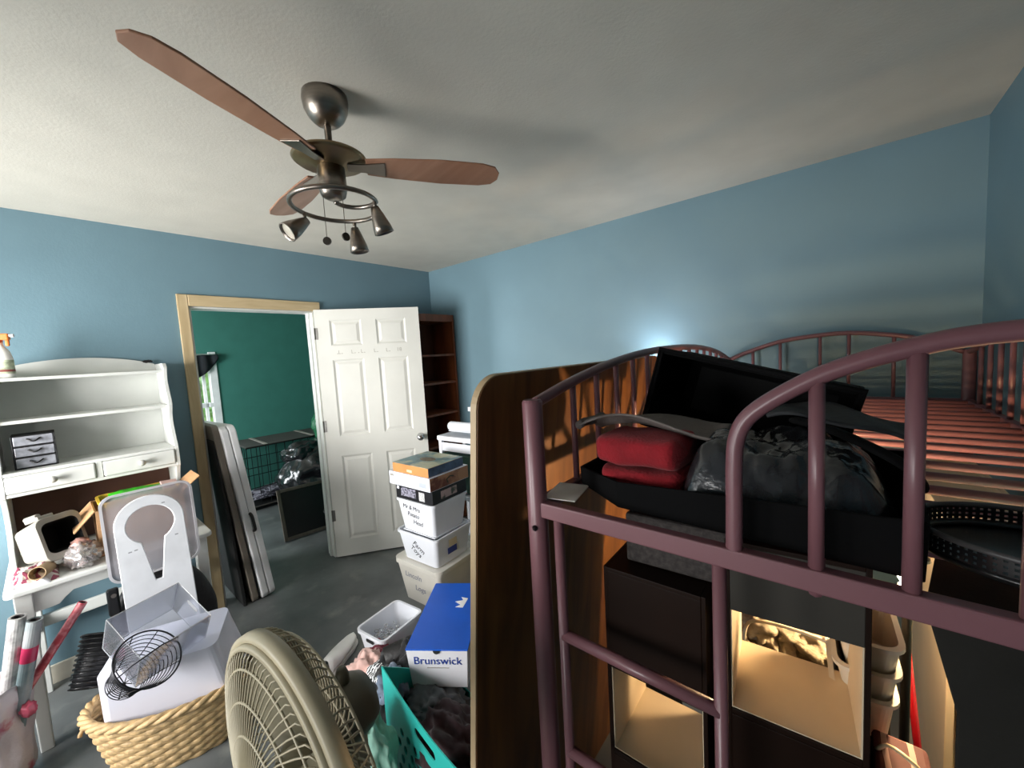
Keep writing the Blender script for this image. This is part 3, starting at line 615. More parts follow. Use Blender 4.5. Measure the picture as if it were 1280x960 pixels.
V = [[b.bm.verts.new(p) for p in l] for l in L]
for A, B in zip(V, V[1:4]):
    for i in range(len(A)): b.bm.faces.new((A[i], A[(i+1) % len(A)], B[(i+1) % len(A)], B[i]))
b.bm.faces.new(V[0][::-1]); bmesh.ops.delete(b.bm, geom=V[4], context='VERTS'); b.xf(mx); b.build('bin_body', om, ap, .003)
b = MB(); V = [[b.bm.verts.new(p) for p in l] for l in ([(x, y, .1795) for x, y in i_], [(x*.85, y*.9, .02) for x, y in i_])]
for i in range(len(V[0])): b.bm.faces.new((V[0][i], V[0][(i+1) % len(V[0])], V[1][(i+1) % len(V[0])], V[1][i]))
b.bm.faces.new(V[1]); b.xf(mx); tag(b.build('inside', mat('black_inside', '#050505', .8), ap), 'black inside')
b = MB().box(-.125, -.105, -.06, .0, .07, .165); b.xf(mx); b.build('handle_plate', om, ap, .004)
b = MB().lathe([(0, 0), (.012, 0), (.012, .085), (0, .085)], 14, T(-.128, -.045, .06)); b.xf(mx); b.build('handle_bar', om, ap, .003)
b = MB().box(-.1115, -.1105, -.04, .06, .115, .15); b.xf(mx); b.build('sticker', mat('tan_sticker', '#b79a6c', .6), ap)
crd = mat('cardboard', '#b08860', .8, var=.06, stretch=(1, 1, 12), vscale=14)
cb2 = thing('cardboard_box', 'open brown cardboard box with raised flaps on the desk', 'box', (-2.975, .09, .7375))
w, d, h, t = .25, .33, .225, .004
b = MB(); b.box(0, w, 0, t, 0, h); b.box(0, w, d-t, d, 0, h); b.box(0, t, t, d-t, 0, h); b.box(w-t, w, t, d-t, 0, h); b.box(t, w-t, t, d-t, 0, t); b.build('box_body', crd, cb2)
MB().box(0, w, -.11, 0, 0, .004, T(0, 0, h) @ RX(48)).build('flap', crd, cb2)
MB().box(.05, w, 0, .10, 0, .004, T(0, d, h) @ RX(38)).build('flap', crd, cb2)
MB().box(0, .1, 0, d, 0, .004, T(0, 0, h) @ RY(-70) @ T(-.1, 0, 0)).build('flap', crd, cb2)
tr = thing('yellow_tray', 'yellow rimmed plastic tray sitting in the cardboard box', 'tray', (-2.85, .262, .93))
bin_shell(MB(), .20, .30, .06, .02, .02, .003, .03, .008, .008).build('tray_body', mat('yellow_plastic', '#d8b23c', .4), tr)
gp = thing('green_package', 'bright green packaged bag lying in the yellow tray', 'package', (-2.85, .27, .968), (R(-4), R(10), 0))
def pack(u, v):
    k = (4*u*(1-u))**.4*(4*v*(1-v))**.4
    return Vector((-.085+.17*u, -.12+.24*v, .03*k+.005*noise.noise(Vector((u*6, v*8, 1)))))
b = MB().surf(pack, 24, 30); r = bmesh.ops.extrude_face_region(b.bm, geom=b.bm.faces[:])
for g in r['geom']:
    if isinstance(g, bmesh.types.BMVert): g.co.z = -g.co.z*.5-.002
b.build('package_body', mat('lime_film', '#35b51f', .3, coat=.4, col2='#e6f2dc', c2scale=22, c2lo=.6, c2hi=.64), gp, smooth=True)
MB().box(-.06, .05, .08, .15, .02, .034).build('package_end', mat('pinkish_card', '#c9a6a0', .6), gp, .003)
pile = stripes('striped_ribbon', '#c8c2bc', '#8a3a52', 16, 'DIAGONAL', .6, .66)
heap('ribbon_pile', -2.82, -2.62, -.19, -.045, .7375, lambda u, v: .785-.02*u, pile, 'crumpled pink and white ribbons piled at the near end of the desk', 'ribbons', 8, .02, 26, 40, 40, .3)
heap('tissue_paper', -2.70, -2.603, -.195, -.07, .7372, lambda u, v: .752, mat('white_tissue', '#d9d9dd', .8), 'white tissue paper lying flat on the desk edge', 'paper', 4, .01, 20, 30, 30, .2)
o = tag(MB().lathe([(.024, 0), (.027, 0), (.027, .11), (.024, .11), (.024, 0)], 20, RZ(60) @ RY(80)).build('cardboard_tube', mat('tube_card', '#9d8565', .8), None, smooth=True), 'empty cardboard tube lying on the desk by the ribbons', 'tube'); o.location = (-2.72, -.075, .766); o.rotation_euler = (0, 0, R(-75))
cbag = tag(MB().lump((0, 0, .045), (.085, .06, .055), 4, .35, 3, 4, -.8).build('clear_bag', clear('clear_film', '#cfc5c2', .3, .6, .1), None, smooth=True), 'crinkled clear plastic bag next to the cardboard tube', 'bag'); cbag.location = (-2.70, .035, .739)
ft = tag(MB().lump((0, 0, .045), (.04, .032, .032), 9, .35, 4, 3).build('foil_bundle', mat('rose_foil', '#b98f86', .3, .4, var=.4, vscale=30, bump=.6, bscale=40), None, smooth=True), 'rosy foil bundle on top of the clear bag', 'bundle'); ft.location = (-2.73, .03, .78)

# ---- clear lid, keyhole board and black bag in front of the desk
lidm = clear('frosted_lid', '#d6d3d8', .08, .68, .25)
ld = thing('plastic_cover', 'translucent storage bin lid standing behind the white keyhole board', 'lid', (-2.53, .10, .655), (0, R(-5), 0))
b = MB().prism(rrect(0, .325, 0, .40, .045), .003, (), toYZ); b.build('lid_sheet', lidm, ld)
b = MB().prism(rrect(-.004, .329, -.004, .404, .048), .014, [rrect(.006, .319, .006, .394, .04)], T(-.006, 0, 0) @ toYZ); b.build('lid_rim', clear('frosted_rim', '#e2e1e6', .2, .3, .3), ld)
def arc(cx, cy, r, a0, a1, n): return [(cx+r*math.cos(R(a0+(a1-a0)*k/n)), cy+r*math.sin(R(a0+(a1-a0)*k/n))) for k in range(n+1)]
kb = thing('keyhole_board', 'white board with a rounded top and keyhole cut-out leaning on the desk', 'board', (-2.40, .128, .335), (0, R(-8.5), R(0)))
o_ = [(0, 0), (.245, 0), (.245, .60)] + arc(.1225, .595, .1225, 0, 180, 20) + [(0, .60)]
o_ = [(0, 0), (.245, 0)] + arc(.1225, .585, .1225, 0, 180, 24)
hole = [(.135, .31), (.158, .325)] + [(.172, .485)] + arc(.1225, .575, .085, -40, 220, 28) + [(.085, .485)]
hole = [(.112, .315), (.135, .315)] + arc(.1225, .575, .085, -62, 242, 30)
MB().prism(o_, .014, [hole], toYZ).build('board_body', mat('white_melamine', '#dfe1e6', .35), kb, .003)
for y, z in ((.035, .47), (.055, .472), (.2, .49), (.17, .655)): MB().box(.0141, .0144, y, y+.012, z, z+.005).build('scuff_mark', mat('scuff', '#8d8f94', .7), kb)
dbm = mat('black_nylon', '#111114', .6, bump=.3, bscale=60, var=.15)
db = thing('duffel_bag', 'black nylon bag standing behind the keyhole board under the desk edge', 'bag', (-2.57, .27, 0))
def bagf(u, v):
    a = 2*PI*u; s = math.sin(PI*v)**.35 if 0 < v < 1 else 0
    x = math.copysign(abs(math.cos(a))**.6, math.cos(a))*.055*max(s, .001); y = math.copysign(abs(math.sin(a))**.6, math.sin(a))*.205*max(s, .001)
    n_ = .01*noise.noise(Vector((x*12, y*9, v*5))); return Vector((x+n_*s, y+n_*s, .652*v))
MB().surf(bagf, 40, 30, True).build('bag_body', dbm, db, smooth=True)
MB().box(.035, .06, -.19, -.15, .52, .645).build('buckle_strap', black_plastic, db, .008)
MB().lathe([(0, 0), (.009, 0), (.009, .006), (0, .006)], 12, T(.06, -.168, .615) @ RY(90)).build('rivet', nickel, db)

# ------------------------------------------------------------------ wicker basket and what is in it
wkm = mat('wicker', '#b99b6e', .6, var=.16, vscale=40, bump=.25, bscale=90)
wk = thing('wicker_basket', 'oval honey coloured wicker basket on the floor in front of the desk', 'basket', (-2.205, .255, 0), (0, 0, R(64)))
def wic(u, v):
    a = 2*PI*u; zz = .245*v; tp = .78+.22*v**.8
    n_ = .0042*math.cos(20*a)*math.cos(PI*math.floor(v*13.99))+.0028*abs(math.sin(PI*v*14))
    return Vector(((.305*tp+n_)*math.cos(a), (.19*tp+n_)*math.sin(a), zz+.001))
MB().surf(wic, 240, 99, True).build('woven_wall', wkm, wk, smooth=True, solid=.007)
MB().lathe([(0, .002), (.24, .002), (.24, .008), (0, .008)], 48, None, 1, .62).build('base', wkm, wk)
for ph, dz in ((0, 0), (2.1, .0), (4.2, 0)):
    MB().tube([((.308+.010*math.cos(24*2*PI*k/240/2+ph))*math.cos(2*PI*k/240), (.193+.010*math.cos(24*2*PI*k/240/2+ph))*math.sin(2*PI*k/240), .254+.009*math.sin(24*2*PI*k/240/2+ph)) for k in range(240)], .0105, 8, True).build('rim_strand', wkm, wk, smooth=True)
MB().tube([(.02*math.cos(PI*k/10)*1.5-.287, .0+.05*math.cos(PI*k/10), .185+.03*math.sin(PI*k/10)) for k in range(11)], .007, 8).build('handle', wkm, wk, smooth=True)
trw = clear('milky_clear_plastic', '#dcdce8', .07, .15, .3)
wb = thing('storage_bin', 'milky white plastic storage bin turned upside down inside the wicker basket', 'bin', (-2.17, .225, .475), (R(180+10), R(-3), R(62)))
bin_shell(MB(), .44, .27, .27, .025, .022, .003, .035, .008, .014).build('bin_body', trw, wb)
wire = mat('dark_wire', '#2b2b2f', .35, .7)
wi = thing('wire_basket', 'flared dark wire basket lying inside the clear acrylic box', 'basket', (-2.035, .075, .46), (R(-8), R(48), R(25)))
b = MB()
for k in range(11):
    s = k/10; r_ = .055+.048*s**1.5; b.tube([(r_*math.cos(2*PI*j/40), r_*math.sin(2*PI*j/40), .005+.15*s) for j in range(40)], .0016 if k < 10 else .0032, 6, True)
b.build('wire_rings', wire, wi, smooth=True)
b = MB()
for j in range(8):
    a = 2*PI*j/8; b.tube([(0, 0, .004)]+[((.055+.048*(k/8)**1.5)*math.cos(a), (.055+.048*(k/8)**1.5)*math.sin(a), .005+.15*k/8) for k in range(9)], .0018, 6)
b.build('upright_wires', wire, wi, smooth=True)
MB().tube([(0, -.103, .155), (0, -.08, .20), (0, 0, .235), (0, .08, .20), (0, .103, .155)], .0022, 8).build('handle', wire, wi, smooth=True)
acr = clear('clear_acrylic', '#eceef2', .09, .96, .03); acre = clear('acrylic_edge', '#f4f6fa', .45, .55, .1)
ab = thing('acrylic_box', 'clear acrylic box with a hand hole tilted on top of the storage bin', 'box', (-2.122, .182, .508), (R(2.7), R(29.7), R(19)))
w, d, h, t = .22, .233, .157, .003     # x, y, z
b = MB(); b.box(-w/2, w/2, -d/2, -d/2+t, 0, h); b.box(-w/2, -w/2+t, -d/2+t, d/2-t, 0, h); b.box(w/2-t, w/2, -d/2+t, d/2-t, 0, h); b.box(-w/2+t, w/2-t, -d/2+t, d/2-t, 0, t)
b.prism(rrect(-w/2, w/2, 0, h, .004, 2), t, [rrect(-.035, .035, h-.055, h-.03, .0115, 5)], T(0, d/2, 0) @ RX(90)); b.build('box_walls', acr, ab)
b = MB()
for x, y in ((-1, -1), (1, -1), (1, 1), (-1, 1)): b.tube([(x*w/2, y*d/2, 0), (x*w/2, y*d/2, h)], .0022, 6)
for z in (0, h): b.tube([(-w/2, -d/2, z), (w/2, -d/2, z), (w/2, d/2, z), (-w/2, d/2, z)], .0022, 6, True)
b.build('polished_edges', acre, ab)
rb = thing('ribbed_basket', 'black ribbed wire basket wedged behind the wicker basket beside the desk leg', 'basket', (-2.43, -.02, .30), (R(-20), R(-35), R(-10)))
b = MB()
for k in range(12): s = k/11; b.tube([((.05+.03*s)*math.cos(2*PI*j/32), (.05+.03*s)*math.sin(2*PI*j/32), .19*s) for j in range(32)], .0042, 6, True)
b.build('ribs', mat('black_coated_wire', '#121214', .35), rb, smooth=True)
MB().lathe([(.0, 0), (.046, 0), (.075, .188), (.072, .188), (.043, .004), (0, .004)], 28).build('liner', mat('black_mesh', '#17171a', .6), rb, smooth=True)

# ---- gift wrap rolls in a bag by the desk leg
gb = thing('gift_wrap_bag', 'crumpled white and pink plastic bag holding the wrapping paper rolls', 'bag', (-2.49, -.262, 0))
gbm = mat('bag_film', '#b9aeb0', .35, col2='#a34f62', c2scale=8, c2lo=.57, c2hi=.64, coat=.3, bump=.5, bscale=22)
def gbf(u, v):
    a = 2*PI*u; rr = 1+.12*noise.fractal(Vector((math.cos(a)*2, math.sin(a)*2, v*3)), 1, 2, 3)
    s = min(1, v*6)**.5; k = (.8+.25*v)*s
    return Vector((.10*rr*k*math.cos(a), .105*rr*k*math.sin(a), .43*v+.015*math.sin(3*a)*v))
MB().surf(gbf, 60, 24, True).build('bag_body', gbm, gb, smooth=True, solid=.002)
MB().lump((.075, .095, .33), (.02, .022, .03), 3, .4, 3, 3).build('bag_knot', mat('pink_film', '#b04a5e', .35), gb, smooth=True)
def roll(name, p0, p1, r, m, label, hollow=True):
    p0 = Vector(p0); p1 = Vector(p1); q = (p1-p0).to_track_quat('Z', 'Y').to_matrix().to_4x4(); L = (p1-p0).length
    r_ = thing(name, label, 'wrapping paper', p0, q.to_euler(), 'wrapping paper rolls')
    MB().lathe([(0, 0), (r, 0), (r, L), (r*.72, L), (r*.72, L-.03)], 20).build('paper', m, r_, smooth=False)
    MB().lathe([(r*.725, L-.028), (r*.6, L-.0005), (r*.5, L-.0005), (r*.5, L-.06), (0, L-.06)], 20).build('core', mat('roll_core', '#3a3434', .8), r_)
    return r_
roll('wrapping_paper_roll', (-2.50, -.275, .03), (-2.43, -.158, .70), .024, mat('silver_paper', '#bcbab8', .35, col2='#8d8a8a', c2scale=18, coat=.3), 'silver white wrapping paper roll in the bag beside the desk leg')
roll('wrapping_paper_roll', (-2.47, -.25, .03), (-2.405, -.118, .675), .022, mat('teal_grey_paper', '#66777a', .4, col2='#8c8f90', c2scale=6, coat=.3), 'teal grey wrapping paper roll between the silver and the red roll')
o = bpy.data.objects['wrapping_paper_roll.001']
MB().lathe([(.0224, .50), (.0224, .56)], 20).build('paper_band', mat('raspberry_band', '#a8204a', .4), o, smooth=True)
roll('wrapping_paper_roll', (-2.475, -.285, .20), (-2.46, .01, .655), .015, mat('red_paper', '#a5303c', .35, col2='#c4747a', c2scale=30, coat=.4), 'thin red wrapping paper roll slanting out of the bag')
roll('wrapping_paper_roll', (-2.43, -.30, .05), (-2.37, -.235, .60), .021, mat('grey_print_paper', '#8d9394', .4, col2='#4a6a66', c2scale=14), 'grey printed wrapping paper roll at the outer edge of the bag')
rbg = tag(MB().lump((0, 0, .0), (.05, .06, .10), 12, .12, 2, 4).build('red_gift_bag', mat('crimson_film', '#8f1f35', .35, col2='#c9c3c3', c2scale=8, c2lo=.6, c2hi=.66), None, smooth=True), 'crimson gift bag bulging against the near end of the desk', 'bag'); rbg.location = (-2.53, -.295, .645)

# ------------------------------------------------------------------ pedestal fan
pfm = mat('aged_beige_plastic', '#aca288', .45, var=.06)
pd = thing('pedestal_fan', 'beige pedestal fan with a round wire grille, seen from the side', 'fan', (-.675, .189, 0), (0, 0, R(273.4)))
FH = .945                                                            # axis along local +x
ax = T(0, 0, FH) @ RY(90) @ RZ(90)
Rg = .219
MB().lathe([(Rg+.004, -.011), (Rg+.012, -.010), (Rg+.013, .0), (Rg+.011, .011), (Rg+.001, .013), (Rg-.003, .008), (Rg-.002, -.008), (Rg+.004, -.011)], 72, ax).build('outer_ring', pfm, pd, smooth=True)
MB().lathe([(Rg-.001, .012), (Rg-.001, .018), (Rg-.009, .020), (Rg-.009, .014)], 72, ax).build('front_ring', pfm, pd, smooth=True)
def front(s): return Vector((0, 0, .022+.052*(1-s*s)))
b = MB()
for k in range(84):
    a = 2*PI*k/84
    b.tube([(r_*math.cos(a+tw_), r_*math.sin(a+tw_), .016+.034*(1-(r_/Rg)**2)) for r_, tw_ in ((.052, .42), (.09, .30), (.13, .2), (.17, .11), (.20, .05), (Rg-.01, 0))], .0015, 5)
b.xf(ax); b.build('front_grille', pfm, pd, smooth=True)
b = MB()
for r_ in (.095, .14, .185): b.tube([(r_*math.cos(2*PI*k/60), r_*math.sin(2*PI*k/60), .0155+.034*(1-(r_/Rg)**2)) for k in range(60)], .0022, 6, True)
b.xf(ax); b.build('grille_hoops', pfm, pd, smooth=True)
MB().lathe([(0, .060), (.035, .058), (.050, .053), (.054, .047), (.050, .042), (0, .042)], 32, ax).build('front_cap', mat('pale_cap', '#b9b29a', .4), pd, smooth=True)
b = MB()
for k in range(78):
    a = 2*PI*k/78
    b.tube([(r_*math.cos(a-tw_), r_*math.sin(a-tw_), z) for r_, z, tw_ in ((Rg+.008, -.010, 0), (Rg+.003, -.026, .0), (.200, -.044, .015), (.15, -.054, .05), (.10, -.060, .1), (.055, -.062, .14))], .0017, 5)
b.xf(ax); b.build('rear_grille', pfm, pd, smooth=True)
b = MB()
for r_, z in ((.205, -.042), (.12, -.058)): b.tube([(r_*math.cos(2*PI*k/60), r_*math.sin(2*PI*k/60), z) for k in range(60)], .0024, 6, True)
b.xf(ax); b.build('grille_hoops', pfm, pd, smooth=True)
for k in range(3):
    def bl(u, v, k=k):
        r_ = .03+.165*u; a = 2*PI*k/3 + (v-.5)*(1.55-.35*u) + .25*u
        return Vector((r_*math.cos(a), r_*math.sin(a), -.018+.036*(v-.5)*(1-.3*u)))
    b = MB().surf(bl, 14, 10); b.xf(ax); b.build('fan_blade', mat('translucent_beige', '#7b7560', .35), pd, smooth=True, solid=.003)
MB().lathe([(0, -.048), (.036, -.048), (.036, .005), (.028, .012), (0, .014)], 28, ax).build('blade_hub', pfm, pd, smooth=True)
MB().lathe([(0, -.062), (.054, -.062), (.057, -.074), (.056, -.100), (.052, -.126), (.043, -.142), (.025, -.150), (0, -.151)], 32, T(0, 0, .034) @ ax).build('motor_housing', mat('motor_beige', '#5f5a49', .45), pd, smooth=True)
MB().lathe([(0, 0), (.012, 0), (.012, .018), (.008, .03), (0, .031)], 14, T(-.10, 0, FH+.084)).build('oscillation_knob', mat('knob_beige', '#57513f', .45), pd, smooth=True)
MB().box(-.130, -.085, -.02, .02, FH-.13, FH-.015).build('neck', pfm, pd, .008)
MB().lathe([(0, .0), (.2, 0), (.2, .016), (.16, .03), (.03, .05), (.02, .07), (.016, .075), (.016, FH-.12), (0, FH-.12)], 40, T(-.107, 0, 0)).build('stand', pfm, pd, smooth=False)

# ------------------------------------------------------------------ tote stack behind the fan
tote = mat('white_tote_plastic', '#dcdee4', .4, var=.02); tote_s = mat('white_tote_cream', '#d5d0c6', .4, var=.03)
def small_bin(name, label, loc, rz, w, d, h, m, tx=.02, ty=.02, group=None):
    r_ = thing(name, label, 'bin', loc, (0, 0, R(rz)), group); bin_shell(MB(), w, d, h, tx, ty, .003, .025, .008, .016).build('bin_body', m, r_); return r_
def bin_text(par, d, h, ty, s_, size, m, x, z, slant=0, shear=.2):
    al = math.atan2(ty*.95, h-.016); y = -(d/2-ty+.95*ty*z/(h-.016))-.0012
    return text('handwriting', s_, size, m, par, T(x, y, z) @ RX(90+math.degrees(al)) @ RZ(slant), .0005, shear)
K0 = Vector((-1.86, 1.415, 0)); RZ_ = 4
def at(u, v, z): c, s = math.cos(R(RZ_)), math.sin(R(RZ_)); return (K0.x+u*c-v*s, K0.y+u*s+v*c, z)
t3 = small_bin('lidded_tote', 'large white lidded tote standing on the floor, lowest of the bin stack', at(-.205, .23, 0), RZ_, .41, .46, .275, tote_s, .035, .035, 'white totes in the stack')
b = MB().prism(rrect(-.218, .218, -.243, .243, .05), .018, (), T(0, 0, .274)); b.prism(rrect(-.17, .17, -.195, .195, .035), .004, [rrect(-.16, .16, -.185, .185, .03)], T(0, 0, .292)); b.build('lid', tote_s, t3, .004)
fade = mat('faded_ink', '#8b8d9a', .6)
for s, z, x in (('Lincoln', .175, -.05), ('Logs', .095, .0)): bin_text(t3, .46, .275, .035, s, .055, fade, x, z)
t2 = small_bin('tote', 'white tote marked Farm Toys standing on the lidded tote', at(-.185, .165, .298), RZ_, .36, .33, .195, tote, .028, .024, 'white totes in the stack')
bin_text(t2, .33, .195, .024, 'Farm', .052, ink, .0, .095, -34); bin_text(t2, .33, .195, .024, 'Toys', .052, ink, -.035, .06, -34)
MB().box(.1715, .1722, -.06, .02, .06, .10).build('price_sticker', mat('blue_label', '#2c3f8c', .5), t2); MB().box(.1745, .1752, -.05, .02, .105, .15).build('price_sticker', mat('cream_label', '#d8c6a6', .5), t2)
MB().box(-.15, .15, -.14, .14, .188, .1945).build('lid', tote, t2)
t1 = small_bin('tote', 'white tote with three handwritten lines on its front, topmost of the tote stack', at(-.19, .165, .494), RZ_-1, .35, .31, .212, tote, .026, .022, 'white totes in the stack')
for s, z, x in (('Mr & Mrs', .148, -.035), ('Potato', .1, -.025), ('Head', .052, .01)): bin_text(t1, .31, .212, .022, s, .042, ink, x, z, -3)
MB().box(-.16, .16, -.14, .14, .205, .2115).build('lid', tote, t1)
def boxed(name, label, loc, rz, w, d, h, m, grp=None): r_ = thing(name, label, 'box', loc, (0, 0, R(rz)), grp); MB().box(-w/2, w/2, -d/2, d/2, 0, h).build('box_body', m, r_, .002); return r_
k1 = boxed('electronics_box', 'flat black printed box lying directly on the top tote', at(-.185, .16, .7075), RZ_, .345, .30, .088, mat('black_print', '#17171b', .4))
prn = mat('grey_print', '#9a98a8', .5, col2='#3a3a44', c2scale=60)
MB().box(-.12, .02, -.151, -.15, .02, .075).build('printed_panel', prn, k1); MB().box(.05, .10, -.151, -.15, .012, .068).build('barcode', stripes('barcode', '#f0f0f0', '#222222', 120, 'X', .6, .6), k1); MB().box(-.16, -.14, -.151, -.15, .06, .08).build('corner_logo', white_plastic, k1)
MB().box(.1725, .1735, -.08, .06, .02, .07).build('printed_panel', mat('rose_print', '#b09a98', .5, col2='#3f4a40', c2scale=30), k1)
k2 = boxed('game_box', 'board game box with a white front and tan side between black box and puzzle', at(-.205, .165, .796), RZ_-1, .395, .335, .085, mat('white_card', '#dfe2ee', .5))
MB().box(.1976, .1986, -.165, .165, .003, .082).build('printed_side', mat('tan_print', '#a97c5c', .5, col2='#6a3a2c', c2scale=14), k2); MB().box(-.185, -.15, -.1686, -.1676, .055, .07).build('printed_code', grey_mark, k2); MB().box(.10, .165, -.1686, -.1676, .02, .05).build('printed_code', mat('pale_grey_print', '#b4bac8', .5), k2)
MB().tube([(.199, -.02, .02), (.199, -.03, .045), (.199, .0, .058), (.199, .03, .05)], .004, 6).build('printed_emblem', mat('dark_green_print', '#2f3324', .6), k2)
k3 = boxed('puzzle_box', 'puzzle box with a lake picture on its lid, top of the stack', at(-.195, .155, .8815), RZ_-1, .345, .30, .058, mat('orange_card', '#c98b52', .5))
MB().box(-.174, .174, -.151, .151, .058, .0595).build('lid_picture', mat('lake_picture', '#5d8288', .4, col2='#b9b89c', c2scale=9, var=.25, vscale=12), k3)
MB().box(.1726, .1736, -.148, .148, .002, .056).build('printed_side', mat('slate_blue_print', '#41546e', .5, var=.2, vscale=20), k3)
MB().lathe([(0, 0), (.055, 0), (.055, .0006), (0, .0006)], 24, T(.0, .0, .0596), 1.2, .7).build('picture_island', mat('brown_picture', '#6a5a44', .5, var=.3, vscale=40), k3)
MB().box(-.03, .02, -.1512, -.1502, .012, .028).build('seal_tab', mat('pale_seal', '#e0c9a8', .5), k3)

# white shelf cart behind the stack
ct = thing('shelf_cart', 'white plastic cart with a green front behind the tote stack', 'cart', (-2.32, 1.86, 0), (0, 0, R(4)))
for x in (0, .33):
    for y in (0, .26): MB().box(x, x+.03, y, y+.03, 0, 1.0).build('post', white_plastic, ct, .004)
for z in (.98, .55, .1): MB().box(-.008, .368, -.008, .298, z, z+.035).build('tray', white_plastic, ct, .006)
MB().box(.03, .33, .004, .012, .90, .965).build('front_bar', white_plastic, ct, .003)
MB().box(.03, .33, .01, .28, .6, .88).build('drawer', mat('green_tub', '#34574a', .5, var=.12), ct, .006)
rl = thing('white_roller', 'white rolled mat lying on the white cart', 'roll', (-2.25, 1.93, 1.0475), (0, 0, R(4)))
MB().lathe([(0, 0), (.032, 0), (.034, .004), (.034, .27), (.032, .274), (0, .274)], 20, T(0, 0, .034) @ RY(90)).build('roll_body', white_plastic, rl, smooth=False); MB().box(.005, .27, -.03, .03, .0, .004).build('roll_base', white_plastic, rl)
sqp = thing('white_planter', 'white square planter bucket standing high on the white cart', 'planter', (-2.03, 2.05, 1.016), (0, 0, R(4)))
bin_shell(MB(), .13, .13, .21, .03, .03, .004, .01, .012, .03).build('planter_body', white_plastic, sqp)
o = tag(MB().box(0, .12, 0, .16, 0, .30).build('grey_box', mat('grey_green_card', '#5a6058', .7), None, .004), 'dull grey box beside the tote stack on the cart side', 'box'); o.location = (-1.76, 1.74, .39)
o = tag(MB().box(0, .16, 0, .2, 0, .388).build('olive_box', mat('olive_card', '#8a7a2e', .6), None, .004), 'olive yellow box on the floor beside the tote stack', 'box'); o.location = (-1.775, 1.72, 0)

# small white bin with chain
sw = small_bin('small_bin', 'small white plastic bin with hand holes and a chain inside', (-1.85, 1.065, .062), 97, .265, .205, .145, white_plastic, .02, .015)
hol = mat('hole_dark', '#17171a', .7)
for s in (1, -1): MB().prism(rrect(-.03, .03, -.009, .009, .0085), .0008, (), T(s*.1335, 0, .108) @ RZ(90 if s > 0 else -90) @ RX(90)).build('hand_hole', hol, sw)
ch = thing('chain', 'silver chain coiled inside the small white bin', 'chain', (-1.855, 1.02, .070), (0, 0, R(97)))
for k in range(60):
    a = k*.62; r_ = .040+.020*math.sin(k*.9)
    c_ = Vector((r_*math.cos(a)*1.5, r_*math.sin(a), 0.016+.0013*k)); mx = T(*c_) @ Matrix.Rotation(a*1.3+k, 4, 'Z') @ Matrix.Rotation(k*1.57+.4, 4, 'X')
    b = MB().tube([(.011*math.cos(2*PI*j/12), .007*math.sin(2*PI*j/12), 0) for j in range(12)], .0024, 6, True); b.xf(mx); b.build('link', chrome, ch, smooth=True)
# bowling ball box
bb = thing('ball_box', 'white bowling ball box with a blue lid and crown emblem', 'box', (-1.312, .811, .285), (0, 0, R(35)))
w, d, h = .25, .44, .165
MB().hexa([(.012, .012, 0), (w-.012, .012, 0), (w-.012, d-.012, 0), (.012, d-.012, 0)], [(0, 0, h), (w, 0, h), (w, d, h), (0, d, h)]).build('box_body', mat('white_box_card', '#dcdbe0', .45, var=.02), bb, .002)
bluem = mat('royal_blue_card', '#0a57c6', .4, var=.03)
ld_ = MB().prism(rrect(-.002, w+.002, -.002, d+.002, .004, 2), .006, (), T(0, 0, h)).build('lid', bluem, bb, .001)
MB().prism(arc(0, 0, .014, 180, 360, 14), .001, (), T(w*.5, -.0028+.0, h+.001) @ RX(90)).build('thumb_notch', hol, bb)
text('brand_lettering', 'Brunswick', .047, mat('navy_print', '#1d3a8c', .5), bb, T(w*.5, .012*.06/h+.0-.0016, h-.06) @ RX(90+math.degrees(math.atan2(.012, h))), .0005)
MB().box(w*.5-.045, w*.5+.045, .0040, .0056, h-.078, h-.075).build('tagline', grey_mark, bb)
wpr = mat('white_print', '#f0f0f0', .4)
MB().prism([(-.034, .03), (-.037, -.006), (-.017, .012), (0, -.022), (.017, .012), (.037, -.006), (.034, .03)], .0006, (), T(w*.62, d*.66, h+.0062) @ RZ(-100)).build('crown_emblem', wpr, bb)

# ---- laundry on the floor
tb = thing('laundry_basket', 'turquoise plastic laundry basket full of dark clothes, tilted toward the fan', 'basket', (-1.055, .84, .02), (R(0), R(4), R(-6)))
w, d, h = .60, .30, .39
tq = mat('turquoise_plastic', '#2fb0a6', .35, var=.03)
outl = [(-w/2+.03, 0), (w/2-.03, 0), (w/2, h)]+[(w/2-w*k/20, h-.035*math.sin(PI*k/20)) for k in range(1, 20)]+[(-w/2, h)]
holes = [rrect(-.065, .065, h-.105, h-.07, .017, 5)]
for r_ in range(4):
    for c_ in range(-4, 5):
        x = c_*.045+(.022 if r_ % 2 else 0); z = .05+r_*.055
        if abs(x) < w/2-.055: holes.append([(x+.013*math.cos(2*PI*k/10), z+.019*math.sin(2*PI*k/10)) for k in range(10)])
HB = .18
MB().prism(outl, .004, holes, T(0, -d/2+.004, 0) @ RX(90)).build('perforated_side', tq, tb)
MB().prism([(-w/2+.03, 0), (w/2-.03, 0), (w/2-.01, HB), (-w/2+.01, HB)], .004, [h_ for h_ in holes[1:] if max(p[1] for p in h_) < HB-.02], T(0, d/2, 0) @ RX(90)).build('perforated_side', tq, tb)
for x in (-1, 1):
    b = MB().hexa([(x*(w/2-.03)-.002, -d/2, 0), (x*(w/2-.03)+.002, -d/2, 0), (x*(w/2-.03)+.002, d/2, 0), (x*(w/2-.03)-.002, d/2, 0)], [(x*w/2-.002, -d/2, h), (x*w/2+.002, -d/2, h), (x*(w/2-.01)+.002, d/2, HB), (x*(w/2-.01)-.002, d/2, HB)]); b.build('end_wall', tq, tb)
MB().box(-w/2+.03, w/2-.03, -d/2, d/2, 0, .005).build('base', tq, tb)
